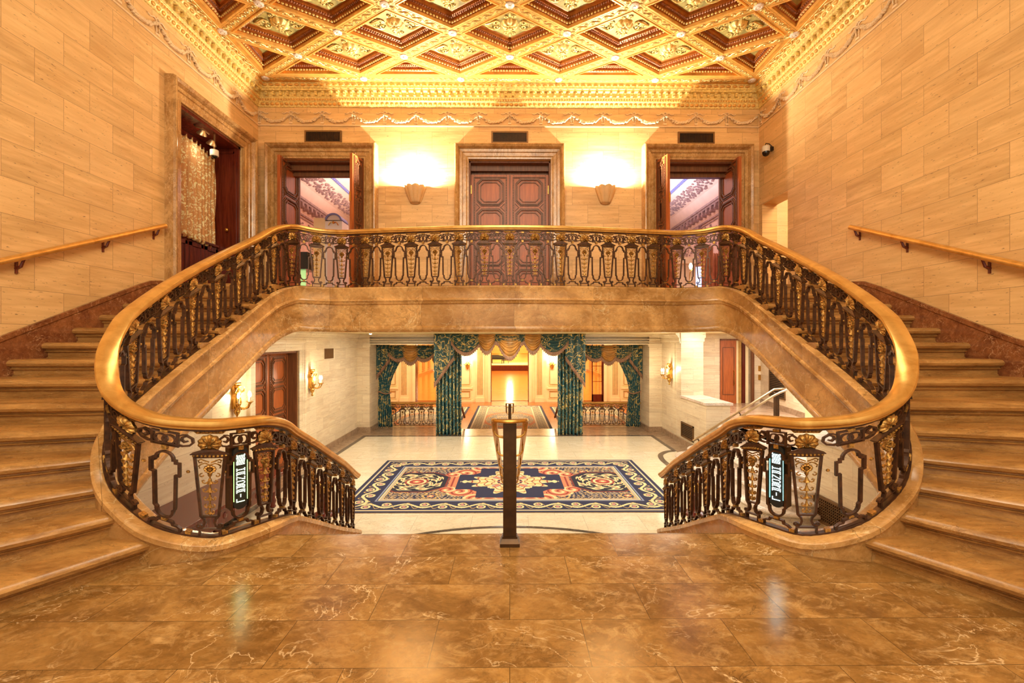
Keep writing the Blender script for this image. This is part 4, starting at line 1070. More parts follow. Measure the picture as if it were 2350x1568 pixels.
# side doors
r = thing('door_5', 'tall brown wooden door with brass pull standing half open in the side hall', 'door'); r['kind'] = 'structure'
MB().box((7.0, 14.84, HF), (7.52, 14.90, .05)).build('leaf', 'door', r)
MB().bar([(7.07, HF+.3), (7.44, HF+.3), (7.44, -.2), (7.07, -.2)], .02, .02, True, 14.835).build('moulding', 'doord', r)
MB().tube([(7.42, 14.83, -1.45), (7.42, 14.78, -1.42), (7.42, 14.78, -1.0), (7.42, 14.83, -.97)], .014, 8).build('pull_handle', 'brass', r, smooth=True)
r = thing('folding_screen', 'cream and brown folding panel behind the side hall door', 'screen')
for k in range(4): MB().box((7.53+.12*k, 14.95+.03*(k % 2), HF), (7.64+.12*k, 14.99+.03*(k % 2), .04)).build('panel', ('cream', 'creamd', 'mahog', 'cream')[k], r)
m = MB(); m.box((8.02, 14.8, HF), (8.1, 14.9, .06)); m.box((7.0, 14.83, .03), (8.1, 14.9, .09)); struct(m.build('trim_10', 'doord'), 'dark wood frame of the side hall door')
def grille(name, label, place, w, h, mat='vent', n=16, sq=False):
    r = thing(name, label, 'vent'); f, s_, b = MB(), MB(), MB()
    def bx(mb, u0, u1, v0, v1, d0, d1):
        P = [place(u, v, d) for u in (u0, u1) for v in (v0, v1) for d in (d0, d1)]
        mb.add([P[0], P[4], P[6], P[2], P[1], P[5], P[7], P[3]], [(0, 3, 2, 1), (4, 5, 6, 7), (0, 1, 5, 4), (1, 2, 6, 5), (2, 3, 7, 6), (3, 0, 4, 7)])
    bx(b, 0, w, 0, h, .001, .004); t = .035
    bx(f, 0, w, 0, t, 0, .03); bx(f, 0, w, h-t, h, 0, .03); bx(f, 0, t, 0, h, 0, .03); bx(f, w-t, w, 0, h, 0, .03)
    for k in range(1, n): bx(s_, t, w-t, h*k/n-.007, h*k/n+.007, .004, .02)
    if sq:
        for k in range(1, int(n*w/h)): bx(s_, w*k/int(n*w/h)-.007, w*k/int(n*w/h)+.007, t, h-t, .004, .02)
    b.build('backing', 'black', r); f.build('frame', mat, r); s_.build('slat', mat, r)
    return r
dr = Vector((7.84-8.36, 11.8-14.9, 0)).normalized(); nr = Vector((dr.y, -dr.x, 0))
grille('wall_grille', 'large brown louvred grille on the side hall wall', lambda u, v, d: tuple(Vector((8.36, 14.9, -1.72))+dr*(.75+u)+nr*d+Vector((0, 0, v))), 1.15, .98, n=18)
grille('wall_grille', 'brown louvred grille low on the parapet beside the side stair', lambda u, v, d: (4.92-d, 11.95+u, -2.70+v), .85, .42, n=9)
grille('wall_grille', 'square-mesh brass grille on the lobby right wall behind the right balustrade', lambda u, v, d: (4.92-d, 6.15+u, -2.85+v), 1.05, .42, n=10, sq=True)
for i, (x, z, lb) in enumerate(((8.28, -.98, 'upper'), (8.28, -1.28, 'lower'))):
    tag(MB().box((x, 14.87, z), (x+.14, 14.9, z+.17)).build('switch_plate', 'brass'), '%s of the two brass switch plates beside the side hall door' % lb, 'switch')
tag(MB().box((6.05, 14.87, -1.85), (6.16, 14.9, -1.68)).build('outlet_plate', 'brass'), 'small brass plate on the wall above the pale parapet', 'outlet')
# small stair up to the side hall
root = thing('staircase', 'short white marble stair with rounded end rising to the side hall', 'stairs')
for j in range(5):
    z = FL+.172*(j+1); x = 4.05+.27*j; ye = 11.08-.07*j if j < 4 else 11.1
    pts = [(x+1.3, ye+.22), (x+.75, ye+.22), (x+.4, ye+.18), (x+.12, ye+.02), (x, ye-.35), (x, 9.6), (x, 8.3), (x+.05, 7.6), (x+.3, 7.2), (x+1.0, 7.05)] if j < 4 else [(x, 11.1), (x, 9), (x, 7.42)]
    pc = catmull(pts, 5) if j < 4 else pts
    prof = [(-.42, -.172), (-.42, 0)]+SP[2:13]+[(-.022, -.172)]
    step_mesh(pc, z, 1, prof=[(a, b) for a, b in prof]).build('step', 'white_marble', root, smooth=True)
# metal handrail of the side stair
r = thing('side_stair_handrail', 'pale metal double handrail on dark posts rising along the short white stair', 'handrail')
def sp(t): return (4.42+(6.45-4.42)*t, 10.65+.25*t, -2.33+(-1.17+2.33)*t)
a, b = sp(0), sp(1)
MB().tube([sp(-.03), sp(.3), sp(.6), sp(1), (6.62, 10.84, -1.15), (6.60, 10.66, -1.16), (6.42, 10.60, -1.21)]+[(sp(t)[0], sp(t)[1]-.28, sp(t)[2]-.01) for t in (.9, .6, .3, -.03)], .026, 10).build('rail', 'steel', r, smooth=True)
for t, h in ((.03, .62), (.55, .75), (.98, .86)):
    p = sp(t); MB().box((p[0]-.045, p[1]-.20, p[2]-h), (p[0]+.045, p[1]-.11, p[2]-.05)).build('post', 'darkbronze', r)
    MB().tube([(p[0], p[1]-.28, p[2]-.03), (p[0], p[1]-.15, p[2]-.09), (p[0], p[1], p[2]-.03)], .016, 6).build('bracket', 'darkbronze', r)

# ------------------------------------------------------------ curtains of the three bays
def pleat(x0, x1, y, z0, z1, n, amp=.05, tie=None, side=0, seed=0, pinch=1.0):
    def fn(u, v):
        z = z1-(z1-z0)*v; xa, xb = x0, x1
        if tie is not None:   # outer edge x0 fixed, inner edge drawn back towards it at the tie
            zt, f = tie; d = (z1-z)/(z1-zt) if z > zt else 1
            s = 1-(1-f)*math.sin(min(1, d)*PI/2)**1.6 if z > zt else f+(.10)*math.sin(min(1, (zt-z)/(zt-z0))*PI/2)
            xb = x0+(x1-x0)*s
        x = xa+(xb-xa)*u
        return (x, y+amp*math.sin(u*2*PI*n+seed+.5*math.sin(v*4))*(.55+.45*v)+.02*math.sin(u*9+v*3), z)
    return fn
def swag(x0, x1, y, zt, drop, bul=.10, amp=.022, nf=5, low=0.0):
    def fn(u, v):
        c = math.sin(PI*u)**.8 if 0 < u < 1 else 0
        z = zt-.02-v*(low+.10)-c*drop*v
        x = x0+(x1-x0)*u
        return (x, y-bul*c*(.35+.65*math.sin(PI*min(1, v*.9+.05)))-amp*math.sin(v*nf*2*PI)*(.25+c), z)
    return fn
def fringe(fn, L=.15, n=40):
    def g(u, v):
        p = fn(u, 1.0); return (p[0]+.004*math.sin(u*n*6), p[1]-.006, p[2]+.01-L*v*(.86+.14*math.cos(u*n*2*PI)))
    return g
def curtain_set(kind, label, y, mir):
    r = thing('curtain', label, 'curtain', group=None)
    return r
YC, YS = 13.98, 15.34; zt0 = .24
for s, w_ in ((-1, 'left'), (1, 'right')):
    lab = 'full-length teal and gold brocade curtain on the %s of the central opening' % w_
    xa, xb = s*2.28, s*1.50
    tag(drape(pleat(xa, xb, YC, FL+.01, zt0, 7, .085, seed=s), 130, 30, 'curtain', 'teal'), lab, 'curtain')
    r = thing('curtain', 'teal brocade curtain tied back at the outer edge of the %s side bay' % w_, 'curtain')
    drape(pleat(s*4.47, s*3.55, YS, FL+.01, -.12, 7, .06, tie=(-1.75, .42), seed=s*2), 110, 34, 'cloth', 'teal', r)
    MB().tube([(s*4.47, YS-.07, -1.70), (s*4.2, YS-.12, -1.78), (s*4.02, YS-.06, -1.74)], .02, 6).build('tieback', 'fringe', r)
# valances
def valance(label, swags, jabots, y, grp=None):
    r = thing('valance', label, 'valance')
    for x0, x1, zt, drop, mat in swags:
        f = swag(x0, x1, y, zt, drop, bul=.10 if mat != 'goldsilk' else .14, nf=6)
        c = drape(f, 30, 36, 'swag', mat, r, .008); fr_ = drape(fringe(f, .15, int(abs(x1-x0)/.05)), 90, 2, 'fringe', 'fringe', c, .006)
    for x0, x1, zt, za, zb_, yy in jabots:   # cascade with slanting hem
        f = lambda u, v: (x0+(x1-x0)*u, yy-.035*math.sin(u*2*PI*3), zt-(zt-(za+(zb_-za)*u))*v)
        c = drape(f, 40, 16, 'cascade', 'tealdark', r, .008); drape(fringe(f, .17, 16), 60, 2, 'fringe', 'fringe', c, .006)
    return r
yv = YC-.14
valance('teal and gold brocade valance with fringed swags over the central opening',
        [(-1.85, -.85, zt0, .46, 'tealdark'), (.85, 1.85, zt0, .46, 'tealdark'), (-1.0, -.42, zt0, .42, 'goldsilk'), (.42, 1.0, zt0, .42, 'goldsilk'), (-.60, .60, zt0, .22, 'tealdark'), (-.40, .40, zt0, .60, 'goldsilk')],
        [(-2.33, -1.72, zt0, -1.30, -.45, yv-.02), (2.33, 1.72, zt0, -1.30, -.45, yv-.02)], yv)
for s, w_ in ((-1, 'left'), (1, 'right')):
    valance('teal brocade valance with a gold silk swag over the %s side bay' % w_,
            [(s*4.20, s*3.30, -.11, .36, 'tealdark'), (s*3.35, s*2.45, -.11, .36, 'tealdark'), (s*3.72, s*2.98, -.12, .46, 'goldsilk')],
            [(s*4.50, s*4.05, -.11, -1.15, -.55, YS-.16), (s*2.32, s*2.62, -.11, -1.0, -.5, YS-.16)], YS-.13)
# guard railings of the side bays
for s, w_ in ((-1, 'left'), (1, 'right')):
    xa, xb = (-4.5, -2.36) if s < 0 else (2.36, 4.5)
    def path(t, xa=xa): return xa+t, YS+.1, FL+.03, FL+.81, 0.0, -1.0
    n = 6; gs = [.17+.325*k for k in range(7)]
    gs = [g for g in gs if g < 2.1]
    balustrade('bronze guard railing with golden rail in the %s side bay of the far wall' % w_, path, gs, 0, 2.14, step=.3)

# ------------------------------------------------------------ rugs
def rug(name, label, x0, x1, y0, y1, z, nx, ny, fn, th=.012):
    xs = np.linspace(x0, x1, nx+1); ys = np.linspace(y0, y1, ny+1); X, Y = np.meshgrid(xs, ys); v = np.stack([X.ravel(), Y.ravel(), np.full(X.size, z+th)], 1)
    i, j = np.meshgrid(np.arange(nx), np.arange(ny)); a = (j*(nx+1)+i).ravel(); f = np.stack([a, a+1, a+nx+2, a+nx+1], 1)
    me = bpy.data.meshes.new(name); me.vertices.add(len(v)); me.vertices.foreach_set('co', v.ravel().astype('f')); me.loops.add(f.size); me.loops.foreach_set('vertex_index', f.ravel().astype('i'))
    me.polygons.add(len(f)); me.polygons.foreach_set('loop_start', (np.arange(len(f))*4).astype('i')); me.update(calc_edges=True)
    cx = (xs[:-1]+xs[1:])/2; cy = (ys[:-1]+ys[1:])/2; CX, CY = np.meshgrid(cx, cy)
    rgb = fn((CX-(x0+x1)/2), (CY-(y0+y1)/2), (x1-x0)/2, (y1-y0)/2)
    rgb = np.where(rgb/255 <= .04045, rgb/255/12.92, ((rgb/255+.055)/1.055)**2.4)
    ca = me.color_attributes.new('weave', 'FLOAT_COLOR', 'CORNER'); cc = np.ones((len(f), 4, 4), 'f'); cc[:, :, :3] = rgb.reshape(-1, 1, 3); ca.data.foreach_set('color', cc.ravel())
    m = N(name+'_weave'); at = m.n('ShaderNodeAttribute', attribute_name='weave'); nz = m.noise(m.coord(), 180, 2); m.bump(nz, .3, .002)
    me.materials.append(m.out(m.mix(m.math('MULTIPLY', nz, .12), at.outputs[0], (.05, .04, .04, 1)), .9))
    o = bpy.data.objects.new(name, me); C.objects.link(o); MB().box((x0, y0, z), (x1, y1, z+th*.9)).build('backing', 'border', o)
    return tag(o, label, 'rug')
NAVY, CRM, GLD, RED, SAL, GRY, LTB = [np.array(c, float) for c in ((26, 30, 62), (226, 202, 146), (196, 162, 96), (140, 50, 40), (206, 122, 84), (168, 156, 140), (128, 136, 160))]
def put(img, mask, c): img[mask] = c
def waves(U, V, A): return sum(np.sin(U*a+V*b+p)*w for a, b, p, w in A)
def rug_design(x, y, hx, hy):
    img = np.zeros(x.shape+(3,)); img[:] = NAVY
    dx, dy = hx-np.abs(x), hy-np.abs(y); d = np.minimum(dx, dy)
    ax, ay = np.abs(x), np.abs(y)
    # field: dense gold and grey-blue flowers on navy
    A = np.sin(x*37+3*np.sin(y*17))*np.sin(y*41+3*np.sin(x*19)); B2 = np.sin(x*47+2*np.cos(y*23))*np.cos(y*43+2*np.sin(x*19))
    put(img, A > .42, GLD); put(img, B2 > .62, GRY); put(img, (A < -.82), CRM)
    px, py = (x+8) % .62-.31, (y+8+.31*(np.floor((x+8)/.62) % 2)) % .62-.31; r = np.hypot(px, py); t = np.arctan2(py, px)
    put(img, (r < .15*(1+.15*np.cos(8*t))) & (r > .12), GLD); put(img, (r < .12) & (np.cos(8*t) > .2), NAVY); put(img, r < .065, SAL); put(img, r < .03, CRM)
    # end medallions
    mx, my = ax-hx*.645, y
    o8 = np.maximum(np.abs(mx)/.66, np.maximum(np.abs(my)/.66, (np.abs(mx)*.62+np.abs(my)*.7)/.66)); r = np.hypot(mx, my); t = np.arctan2(my, mx)
    put(img, o8 < 1.0, RED*.8); put(img, o8 < .93, NAVY*.6)
    sw = np.sin(t*8+np.sin(r*24)*2.0)*np.cos(r*26); put(img, (o8 < .80) & (sw > 0), CRM); put(img, (o8 < .80) & (sw > .78), RED)
    put(img, r < .24, RED); put(img, r < .20, CRM); put(img, r < .15, RED*1.1); put(img, r < .08, SAL); put(img, r < .04, CRM)
    # centre: salmon frame round a navy cross
    cross = np.minimum(np.maximum(ax/1.10, ay/.50), np.maximum(ax/.66, ay/.98)); ov = np.hypot(ax/1.12, ay/1.04)
    big = np.minimum(cross*1.0, ov*1.18)
    put(img, big < 1.14, SAL); put(img, (big < 1.09) & (big > 1.05), RED)
    for qx, qy, qr in ((.98, .62, .26), (.62, .98, .26), (1.22, .50, .17), (.36, 1.10, .16)):
        r = np.hypot(ax-qx, (ay-qy)); t = np.arctan2(ay-qy, ax-qx); put(img, r < qr, SAL); put(img, (r < qr) & (np.sin(r*34-t) > .55), CRM*.96); put(img, (r < qr) & (np.sin(r*34-t) < -.7), RED)
    put(img, big < .98, NAVY)
    r = np.hypot(x, y*1.05); t = np.arctan2(y, x)
    pet = .90*(.62+.38*np.abs(np.cos(t*2))**.7)*(.88+.12*np.cos(16*t)); put(img, r < pet, CRM)
    put(img, (r < pet*.93) & (np.sin(t*16+np.sin(r*18)) > .35), GLD); put(img, (r < pet*.8) & (r > pet*.25) & (np.cos(t*4+PI) > .72), LTB); put(img, (r < pet*.76) & (r > pet*.3) & (np.cos(t*4+PI) > .90), SAL)
    put(img, (r < pet) & (np.sin(r*40+np.cos(t*8)*2) > .86), RED); put(img, r < .30, CRM); put(img, (r < .28) & (np.sin(r*60) > 0), NAVY); put(img, (r < .28) & (np.cos(t*12) > .6), SAL); put(img, r < .1, GLD)
    k = (ax > .86) & (ax < 1.02) & (ay < .12); put(img, k & (np.abs(np.sin(ax*22))*.09 > ay), CRM)
    # borders
    for lim, c in ((.66, GLD), (.64, GRY), (.60, CRM), (.575, NAVY), (.56, LTB)): put(img, d < lim, c)
    put(img, d < .53, NAVY)
    along = np.where(dx < dy, y, x); dd = d-.315
    s1 = np.abs(dd-.085*np.sin(along*9.3)); put(img, (d < .51) & (d > .12) & (s1 < .030), CRM)
    ph = (along*9.3/(2*PI)) % .5; cxk = (ph-.25)*2*PI/9.3; sg = np.where(np.floor(along*9.3/PI) % 2 == 0, 1, -1); rr = np.hypot(cxk, dd+.055*sg)
    put(img, (d < .51) & (d > .12) & (rr < .085) & (rr > .050), CRM); put(img, (d < .5) & (d > .12) & (rr < .032), np.array((196, 130, 126.)))
    s2 = np.abs(dd+.13*np.sin(along*18.6+1)); put(img, (d < .50) & (d > .13) & (s2 < .012), GLD)
    put(img, d < .11, CRM); put(img, d < .085, GRY); put(img, d < .065, NAVY)
    return img
rug('rug', 'large navy, cream and salmon patterned carpet with a central medallion on the lobby floor', -2.99, 2.99, 7.64, 11.0, FL, 620, 360, rug_design)
def rug2(x, y, hx, hy):
    img = np.zeros(x.shape+(3,)); img[:] = (206, 188, 140); dx, dy = hx-np.abs(x), hy-np.abs(y); d = np.minimum(dx, dy); ax, ay = np.abs(x), np.abs(y)
    A = np.sin(x*31+3*np.sin(y*9))*np.sin(y*25+3*np.sin(x*13)); put(img, A > .35, (112, 116, 130.)); put(img, A < -.6, (176, 120, 80.))
    put(img, np.hypot(x/.9, y/1.2) < 1, (150, 150, 150.)); put(img, (np.hypot(x/.8, y/1.1) < 1) & (A > -.2), (222, 204, 160.)); k = np.abs(np.hypot(x/1.15, y/1.9)-1) < .07; put(img, k, (206, 140, 96.))
    put(img, d < .62, (220, 206, 168.)); put(img, d < .56, (110, 110, 96.)); al = np.where(dx < dy, y, x); put(img, (d < .56) & (np.sin(al*22+np.sin(d*40))*np.sin(d*30) > .1), (214, 196, 150.)); put(img, d < .18, (222, 208, 170.)); put(img, d < .12, (70, 66, 80.))
    return img
FF = -3.5
rug('rug', 'long cream and blue-grey runner rug beyond the central curtains', -1.72, 1.72, 15.9, 24.4, FF, 150, 300, rug2)
rug('rug', 'part of a patterned rug left of the runner beyond the curtains', -5.6, -2.12, 16.2, 24.0, FF, 120, 240, rug2)
rug('rug', 'part of a patterned rug right of the runner beyond the curtains', 2.12, 5.6, 16.2, 24.0, FF, 120, 240, rug2)

# ------------------------------------------------------------ parlour beyond, with three openings to the ballroom
struct(MB().box((-9, 14.75, FF-.1), (9, 26.6, FF)).build('floor_parlour', 'parquet2'), 'orange parquet of the parlour beyond the curtains')
m = MB(); m.box((-5.6, 14.75, FF), (5.6, 15.0, FL)); m.box((-1.6, 15.0, FF), (1.6, 15.3, FL-.15)); m.box((-1.6, 15.3, FF), (1.6, 15.6, FL-.3)); m.box((-1.6, 15.6, FF), (1.6, 15.9, FL-.45)); 
m.box((-5.6, 15.0, FF), (-1.75, 15.75, FL)); m.box((1.75, 15.0, FF), (5.6, 15.75, FL)); struct(m.build('floor_threshold', 'border'), 'stone threshold steps below the curtains')
for s, w_ in ((-1, 'left'), (1, 'right')): tag(MB().tube([(s*1.62, 15.1, -2.20), (s*1.62, 16.1, -2.72)], .035, 8).build('step_handrail', 'door'), 'short slanting wooden handrail just beyond the %s central curtain' % w_, 'handrail')
YW = 26.0
op = [(-5.45, -4.25), (-1.10, 1.10), (4.25, 5.45)]
m = wall_boxes('y', YW, YW+.4, -9, 9, FF, 2.6, [(a, b, FF, .8) for a, b in op]); m.box((-9, 14.9, FF), (-8.8, YW, 2.6)); m.box((8.8, 14.9, FF), (9, YW, 2.6)); m.box((-9, 14.9, 2.6), (9, YW+.4, 2.8))
m.box((-9, 15.1, .26), (9, 15.2, 2.6)); m.box((-9, 15.1, FF), (-4.95, 15.3, .3)); m.box((4.95, 15.1, FF), (9, 15.3, .3))
struct(m.build('wall_parlour', 'cream'), 'cream panelled walls of the parlour beyond the curtains')
pm, pf = MB(), MB()
def rect(mb, x0, x1, z0, z1, w=.03): mb.bar([(x0, z0), (x1, z0), (x1, z1), (x0, z1)], w, .05, True, YW-.01)
for a, b in ((-8.0, -6.45), (-3.45, -1.9-.25), (2.15, 3.45), (6.45, 8.0)):
    rect(pm, a+.1, b-.1, FF+.2, FF+.66); rect(pm, a+.1, b-.1, FF+.95, .6); pm.box((a, YW-.06, FF+.74), (b, YW, FF+.86)); pm.box((a, YW-.05, FF), (b, YW, FF+.12))
for c_ in (-6.1, -3.85+.2, -1.72, 1.72, 3.65, 6.1):
    pm.box((c_-.26, YW-.10, FF), (c_+.26, YW, FF+.25)); pm.box((c_-.22, YW-.07, FF+.25), (c_+.22, YW, .7))
    for k in range(5): pf.box((c_-.15+.066*k, YW-.085, FF+.42), (c_-.118+.066*k, YW-.07, .6))
for a, b in op:
    for x, s in ((a, -1), (b, 1)): pm.box((x, YW-.12, FF), (x+s*.16, YW, .95))
    pm.box((a-.16, YW-.12, .8), (b+.16, YW, 1.0))
pq = MB()
for a, b in ((-8.0, -6.45), (-3.45, -1.9-.25), (2.15, 3.45), (6.45, 8.0)):
    for z_a, z_b in ((FF+.26, FF+.60), (FF+1.02, .5)): rect(pq, a+.17, b-.17, z_a, z_b, .018)
struct(pq.build('trim_15', 'creamd'), 'thin gilt fillets inside the parlour wall panels')
struct(pm.build('trim_11', 'cream'), 'cream panel mouldings and pilasters of the parlour end wall'); struct(pf.build('trim_12', 'creamd'), 'gilded fluting of the parlour pilasters')
m = MB()
for a, b in op:
    for x, s in ((a, 1), (b, -1)): m.box((x, YW+.0, FF), (x+s*.035, YW+.5, .8))
struct(m.build('trim_13', 'mahog'), 'dark edges of the parlour openings')
for s, w_ in ((-1, 'left'), (1, 'right')):
    r = thing('wall_lamp', 'brass two-light wall lamp on the cream panel %s of the ballroom opening' % w_, 'sconce', (s*2.45, YW-.05, -1.28))
    MB().lathe([(0, -.36), (.05, -.30), (.11, -.15), (.12, .0), (.06, .1), (0, .12)], n=14).build('backplate', 'brass', r, smooth=True)
    for t in (-1, 1):
        MB().tube([(0, -.05, -.05), (t*.12, -.16, -.08), (t*.22, -.16, .02)], .02, 6).build('arm', 'brass', r, smooth=True)
        MB().lathe([(.05, .02), (.035, .04), (.03, .16), (.055, .24), (.0, .34)], (t*.22, -.16, 0), 10).build('bulb', 'bulb', r, smooth=True)
    l = light('wall_lamp_light', 'POINT', (s*2.45, YW-.45, -.85), 60, (1, .86, .6), .12)
r = thing('glazed_door', 'half-open glazed door with dark bars in the right parlour opening', 'door')
m = MB(); gx0, gx1 = 4.78, 5.42
for x in (gx0, gx1-.06): m.box((x, YW+.10, FF), (x+.06, YW+.16, .8))
m.box((gx0, YW+.10, FF), (gx1, YW+.16, FF+.42)); m.build('frame', 'mahog', r)
m = MB(); m.box((gx1-.22, YW+.115, FF+.42), (gx1-.20, YW+.145, .8))
for z in (-2.35, -1.45, -.55): m.box((gx0, YW+.115, z), (gx1, YW+.145, z+.03))
m.build('glazing_bar', 'mahog', r); MB().box((gx0+.05, YW+.125, FF+.42), (gx1-.05, YW+.135, .8)).build('pane', 'glassy' if 'glassy' in M else 'cream', r)

# ballroom
YB = 53.5
struct(MB().box((-10, YW+.4, FF-.1), (10, YB, FF)).build('floor_ballroom', 'parquet'), 'polished golden ballroom floor')
m = MB(); m.box((-10.2, YW+.4, FF), (-9.2, 62, 5)); m.box((9.2, YW+.4, FF), (10.2, 62, 5)); m.box((-10, 61.5, FF), (10, 62, 5)); m.box((-10, YW, 4.9), (10, 62, 5.1)); struct(m.build('wall_ballroom', 'orangewall'), 'warm yellow ballroom walls')
m = MB()
for s in (-1, 1):
    for k in range(8): y = YW+2+3.2*k; m.box((s*9.2, y, FF+.5), (s*9.12, y+1.2, 2)); m.box((s*9.2, y-.2, FF+.3), (s*9.15, y+1.4, FF+.4))
    m.box((s*9.2, YW+.5, FF), (s*9.1, YB, FF+.2))
struct(m.build('trim_14', 'creamd'), 'wall panels of the ballroom')
struct(MB().box((-8, YB, FF), (8, 61.5, -2.84)).build('stage_front', 'mahog'), 'dark front of the ballroom stage'); struct(MB().box((-8, YB-.05, -2.86), (8, 61.5, -2.78)).build('stage_floor', 'cream'), 'pale edge of the stage floor')
r = thing('grand_piano', 'dark grand piano standing on the ballroom stage', 'piano', (-1.4, 57.5, -2.78)); r.scale = (.8, .8, .8)
pp = [(-1.3, -.75), (.6, -.75), (1.15, -.5), (1.2, .0), (.6, .35), (-.2, .75), (-1.3, .75)]
MB().prism(pp, .62, .95).build('case', 'black', r); MB().box((-1.5, -.7, .60), (-1.25, .7, .74)).build('keyboard', 'cream', r)
l = MB().prism([(x*.98, y*.98) for x, y in pp], 0, .04).build('lid', 'black', r); l.location = (0, .7, 1.0); l.rotation_euler = (.35, 0, 0)
for x, y in ((-1.1, -.6), (-1.1, .6), (.8, -.3)): MB().box((x-.06, y-.06, 0), (x+.06, y+.06, .64)).build('leg', 'black', r)
r = thing('piano_bench', 'small dark bench in front of the stage piano', 'bench', (-.6, 56.4, -2.78)); MB().box((-.45, -.2, .4), (.45, .2, .5)).build('seat', 'black', r)
for x in (-.4, .4):
    for y in (-.15, .15): MB().box((x-.03, y-.03, 0), (x+.03, y+.03, .4)).build('leg', 'black', r)
struct(MB().box((-6, 60.9, -1.6), (-1.2, 61.0, 4)).box((1.2, 60.9, -1.6), (6, 61, 4)).build('stage_panel', 'creamd'), 'gilded panels behind the stage')

# ------------------------------------------------------------ salons upstairs behind the open doors
m = MB(); m.loft([[(x, y, z) for x, z in ((-6.3, .82), (-6.3, 4.2), (-6.05, 4.62), (-5.5, 5.0), (-4.6, 5.25), (4.6, 5.25), (5.5, 5.0), (6.05, 4.62), (6.3, 4.2), (6.3, .82), (6.5, .82), (6.5, 5.5), (-6.5, 5.5), (-6.5, .82))] for y in (9.25, 21.5)]); m.box((-6.5, 21.4, .82), (6.5, 21.6, 5.5))
struct(m.build('wall_salon', 'salon'), 'pink-white plastered salon walls and cove behind the open doors')
m, rl, gu = MB(), MB(), MB(); rnd = random.Random(5)
for s in (-1, 1):
    for p, z, h in ((.14, 4.24, .07), (.10, 4.18, .06), (.05, 3.80, .05), (.03, 3.72, .03)): m.box((s*6.3, 9.3, z), (s*(6.3-p), 21.4, z+h))
    for k in range(40): y = 9.5+.3*k; m.box((s*6.3, y, 3.98), (s*6.16, y+.11, 4.16)); m.sphere((s*6.17, y+.055, 4.02), (.05, .05, .05), 6, 4)
    for k in range(7):
        y = 9.6+1.7*k; m.box((s*6.3, y, 2.6), (s*6.2, y+.3, 3.8))
        for _ in range(46): yy = y+.4+rnd.random()*1.2; rl.sphere((s*6.28, yy, 3.0+rnd.random()*.66), (.02, .05, .03), 5, 3)
    for k in range(620):   # ornament band in the cove
        y = 9.4+.018*k; t = .15+.6*rnd.random(); rl.sphere((s*(6.05-.55*t), y, 4.62+.38*t-.02), (.06, .03, .03), 5, 3)
    for k in range(110): y = 9.4+.11*k; gu.sphere((s*5.40, y, 4.99), (.06, .045, .05), 5, 3)
    for _ in range(1100): rl.tube([(s*(2.2+2.6*rnd.random()), 10+rnd.random()*8, 5.24) for _ in (0,)]*1+[], .01, 4) if False else rl.sphere((s*(2.0+2.9*rnd.random()), 9.6+rnd.random()*8, 5.235), (.07*rnd.random()+.02, .07*rnd.random()+.02, .02), 5, 3)
    gu.tube([(s*4.95, y, 5.16) for y in (9.4, 18)], .05, 6)
struct(m.build('cornice_salon', 'salonr'), 'bracketed cornice of the salons'); struct(rl.build('relief_salon', 'salonr'), 'plaster relief of the salon cove'); struct(gu.build('guilloche_salon', 'blue'), 'blue-grey guilloche moulding of the salon ceiling')
struct(MB().box((-.3, 9.3, .82), (.3, 21.4, 5.2)).build('partition_salon', 'salon'), 'partition between the two salons')
r = thing('cabinet', 'tall cream cabinet with arched blue hood and gilt crest seen through the left balcony doorway', 'cabinet', (-4.72, 12.0, .82))
MB().box((-.42, -.2, 0), (-.12, .3, 2.42)).build('column', 'cream', r); b = MB().box((-.12, -.2, 0), (.32, .3, 2.34))
b.prism([(0, 0), (.01, 0), (0, .01)], 0, .01); b.build('body', 'white', r)
ar = [(.10+.20*math.cos(t), 2.34+.18*math.sin(t)) for t in np.linspace(.15, PI-.15, 14)]
MB().bar(ar, .045, .5, False, .02).build('arched_hood', 'blue', r); MB().add([(x, -.2, z) for x, z in ar]+[(x, .2, z) for x, z in ar], [tuple(range(14)), tuple(reversed(range(14, 28)))]+[(i, (i+1) % 14, 14+(i+1) % 14, 14+i) for i in range(14)]).build('tympanum', 'white', r)
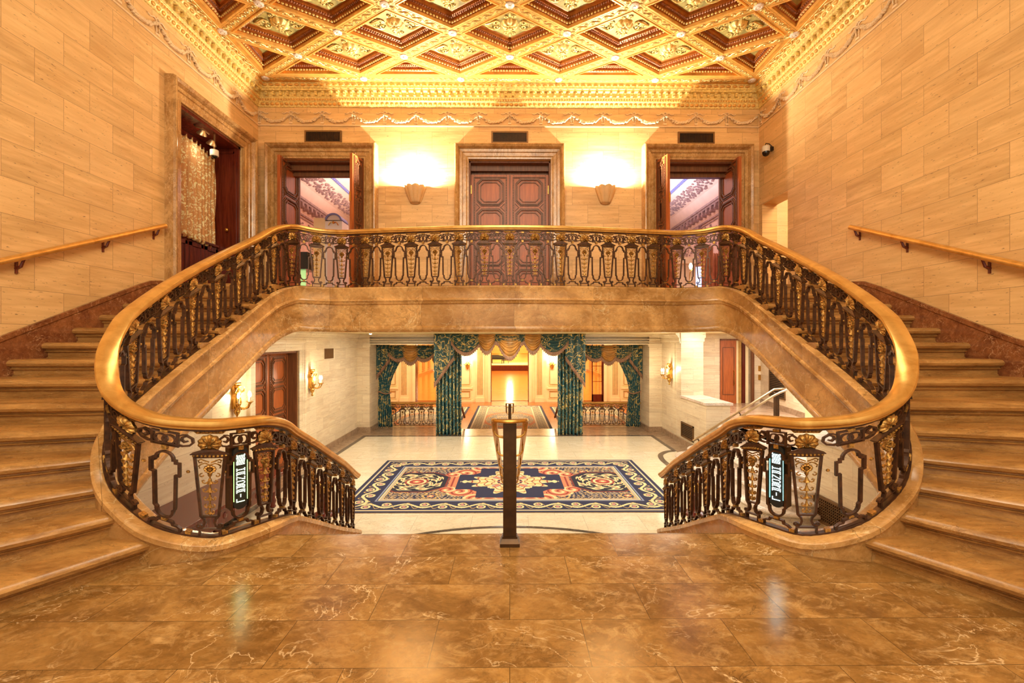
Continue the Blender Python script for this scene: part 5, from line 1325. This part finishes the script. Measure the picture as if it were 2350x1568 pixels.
cm = MB().sphere((.10, -.22, 2.30), (.03, .02, .04), 8, 5)
for s in (-1, 1): cm.tube([(.10+s*.02, -.22, 2.28), (.10+s*.07, -.22, 2.31), (.10+s*.11, -.22, 2.26), (.10+s*.13, -.22, 2.22)], .012, 5)
cm.build('crest', 'brass', r); 
for x in (-.06, .12): MB().box((x, -.215, .3), (x+.14, -.205, 2.1)).build('pane', 'salon', r)
tag(drape(lambda u, v: (-3.42+.5*u-.12*v, 12.6+.04*math.sin(u*30), 2.55-1.7*v), 40, 10, 'drape', 'salmon'), 'salmon swagged drape just inside the left balcony doorway', 'curtain')
struct(MB().box((-5.85, 12.0, .9), (-5.45, 12.05, 1.95)).build('window_2', 'greenlit'), 'green-lit pane seen low through the left doorway')
tag(MB().box((-6.0, 11.8, 1.9), (-5.3, 12.4, 2.35)).build('screen_hood', 'glass'), 'dark shelf above the green-lit pane in the left salon', 'shelf')
tag(MB().box((-6.0, 11.6, .82), (-5.2, 12.0, 1.25)).build('side_counter', 'glass'), 'dark low counter below the green-lit pane', 'counter')
for i, (x, y) in enumerate(((3.95, 11.3), (4.55, 10.6), (5.15, 11.4))):
    tag(drape(lambda u, v: (x+.26*u, y+.03*math.sin(u*25), 2.25-1.4*v), 30, 8, 'drape', 'salmon'), ('leftmost', 'middle', 'rightmost')[i]+' of the pink drapes inside the right balcony doorway', 'curtain')
struct(MB().box((4.2, 12.3, .85), (4.5, 12.32, 1.5)).build('window_3', 'day'), 'blue daylight pane low in the right salon, left one'); struct(MB().box((5.0, 12.0, .85), (5.5, 12.02, 2.0)).build('window_4', 'day'), 'blue daylight pane low in the right salon, right one')
r = thing('wall_lamp', 'small brass candle lamp glowing in the right salon', 'sconce', (4.95, 12.3, 2.0)); MB().tube([(0, 0, -.35), (0, -.03, -.1), (.06, -.06, -.02)], .02, 6).build('stem', 'brass', r); MB().sphere((.0, -.06, .06), (.05, .05, .09), 8, 6).build('bulb', 'bulb', r)

# tidy: give every structure piece one category word
for o in bpy.data.objects:
    if o.parent and 'category' in o: del o['category']
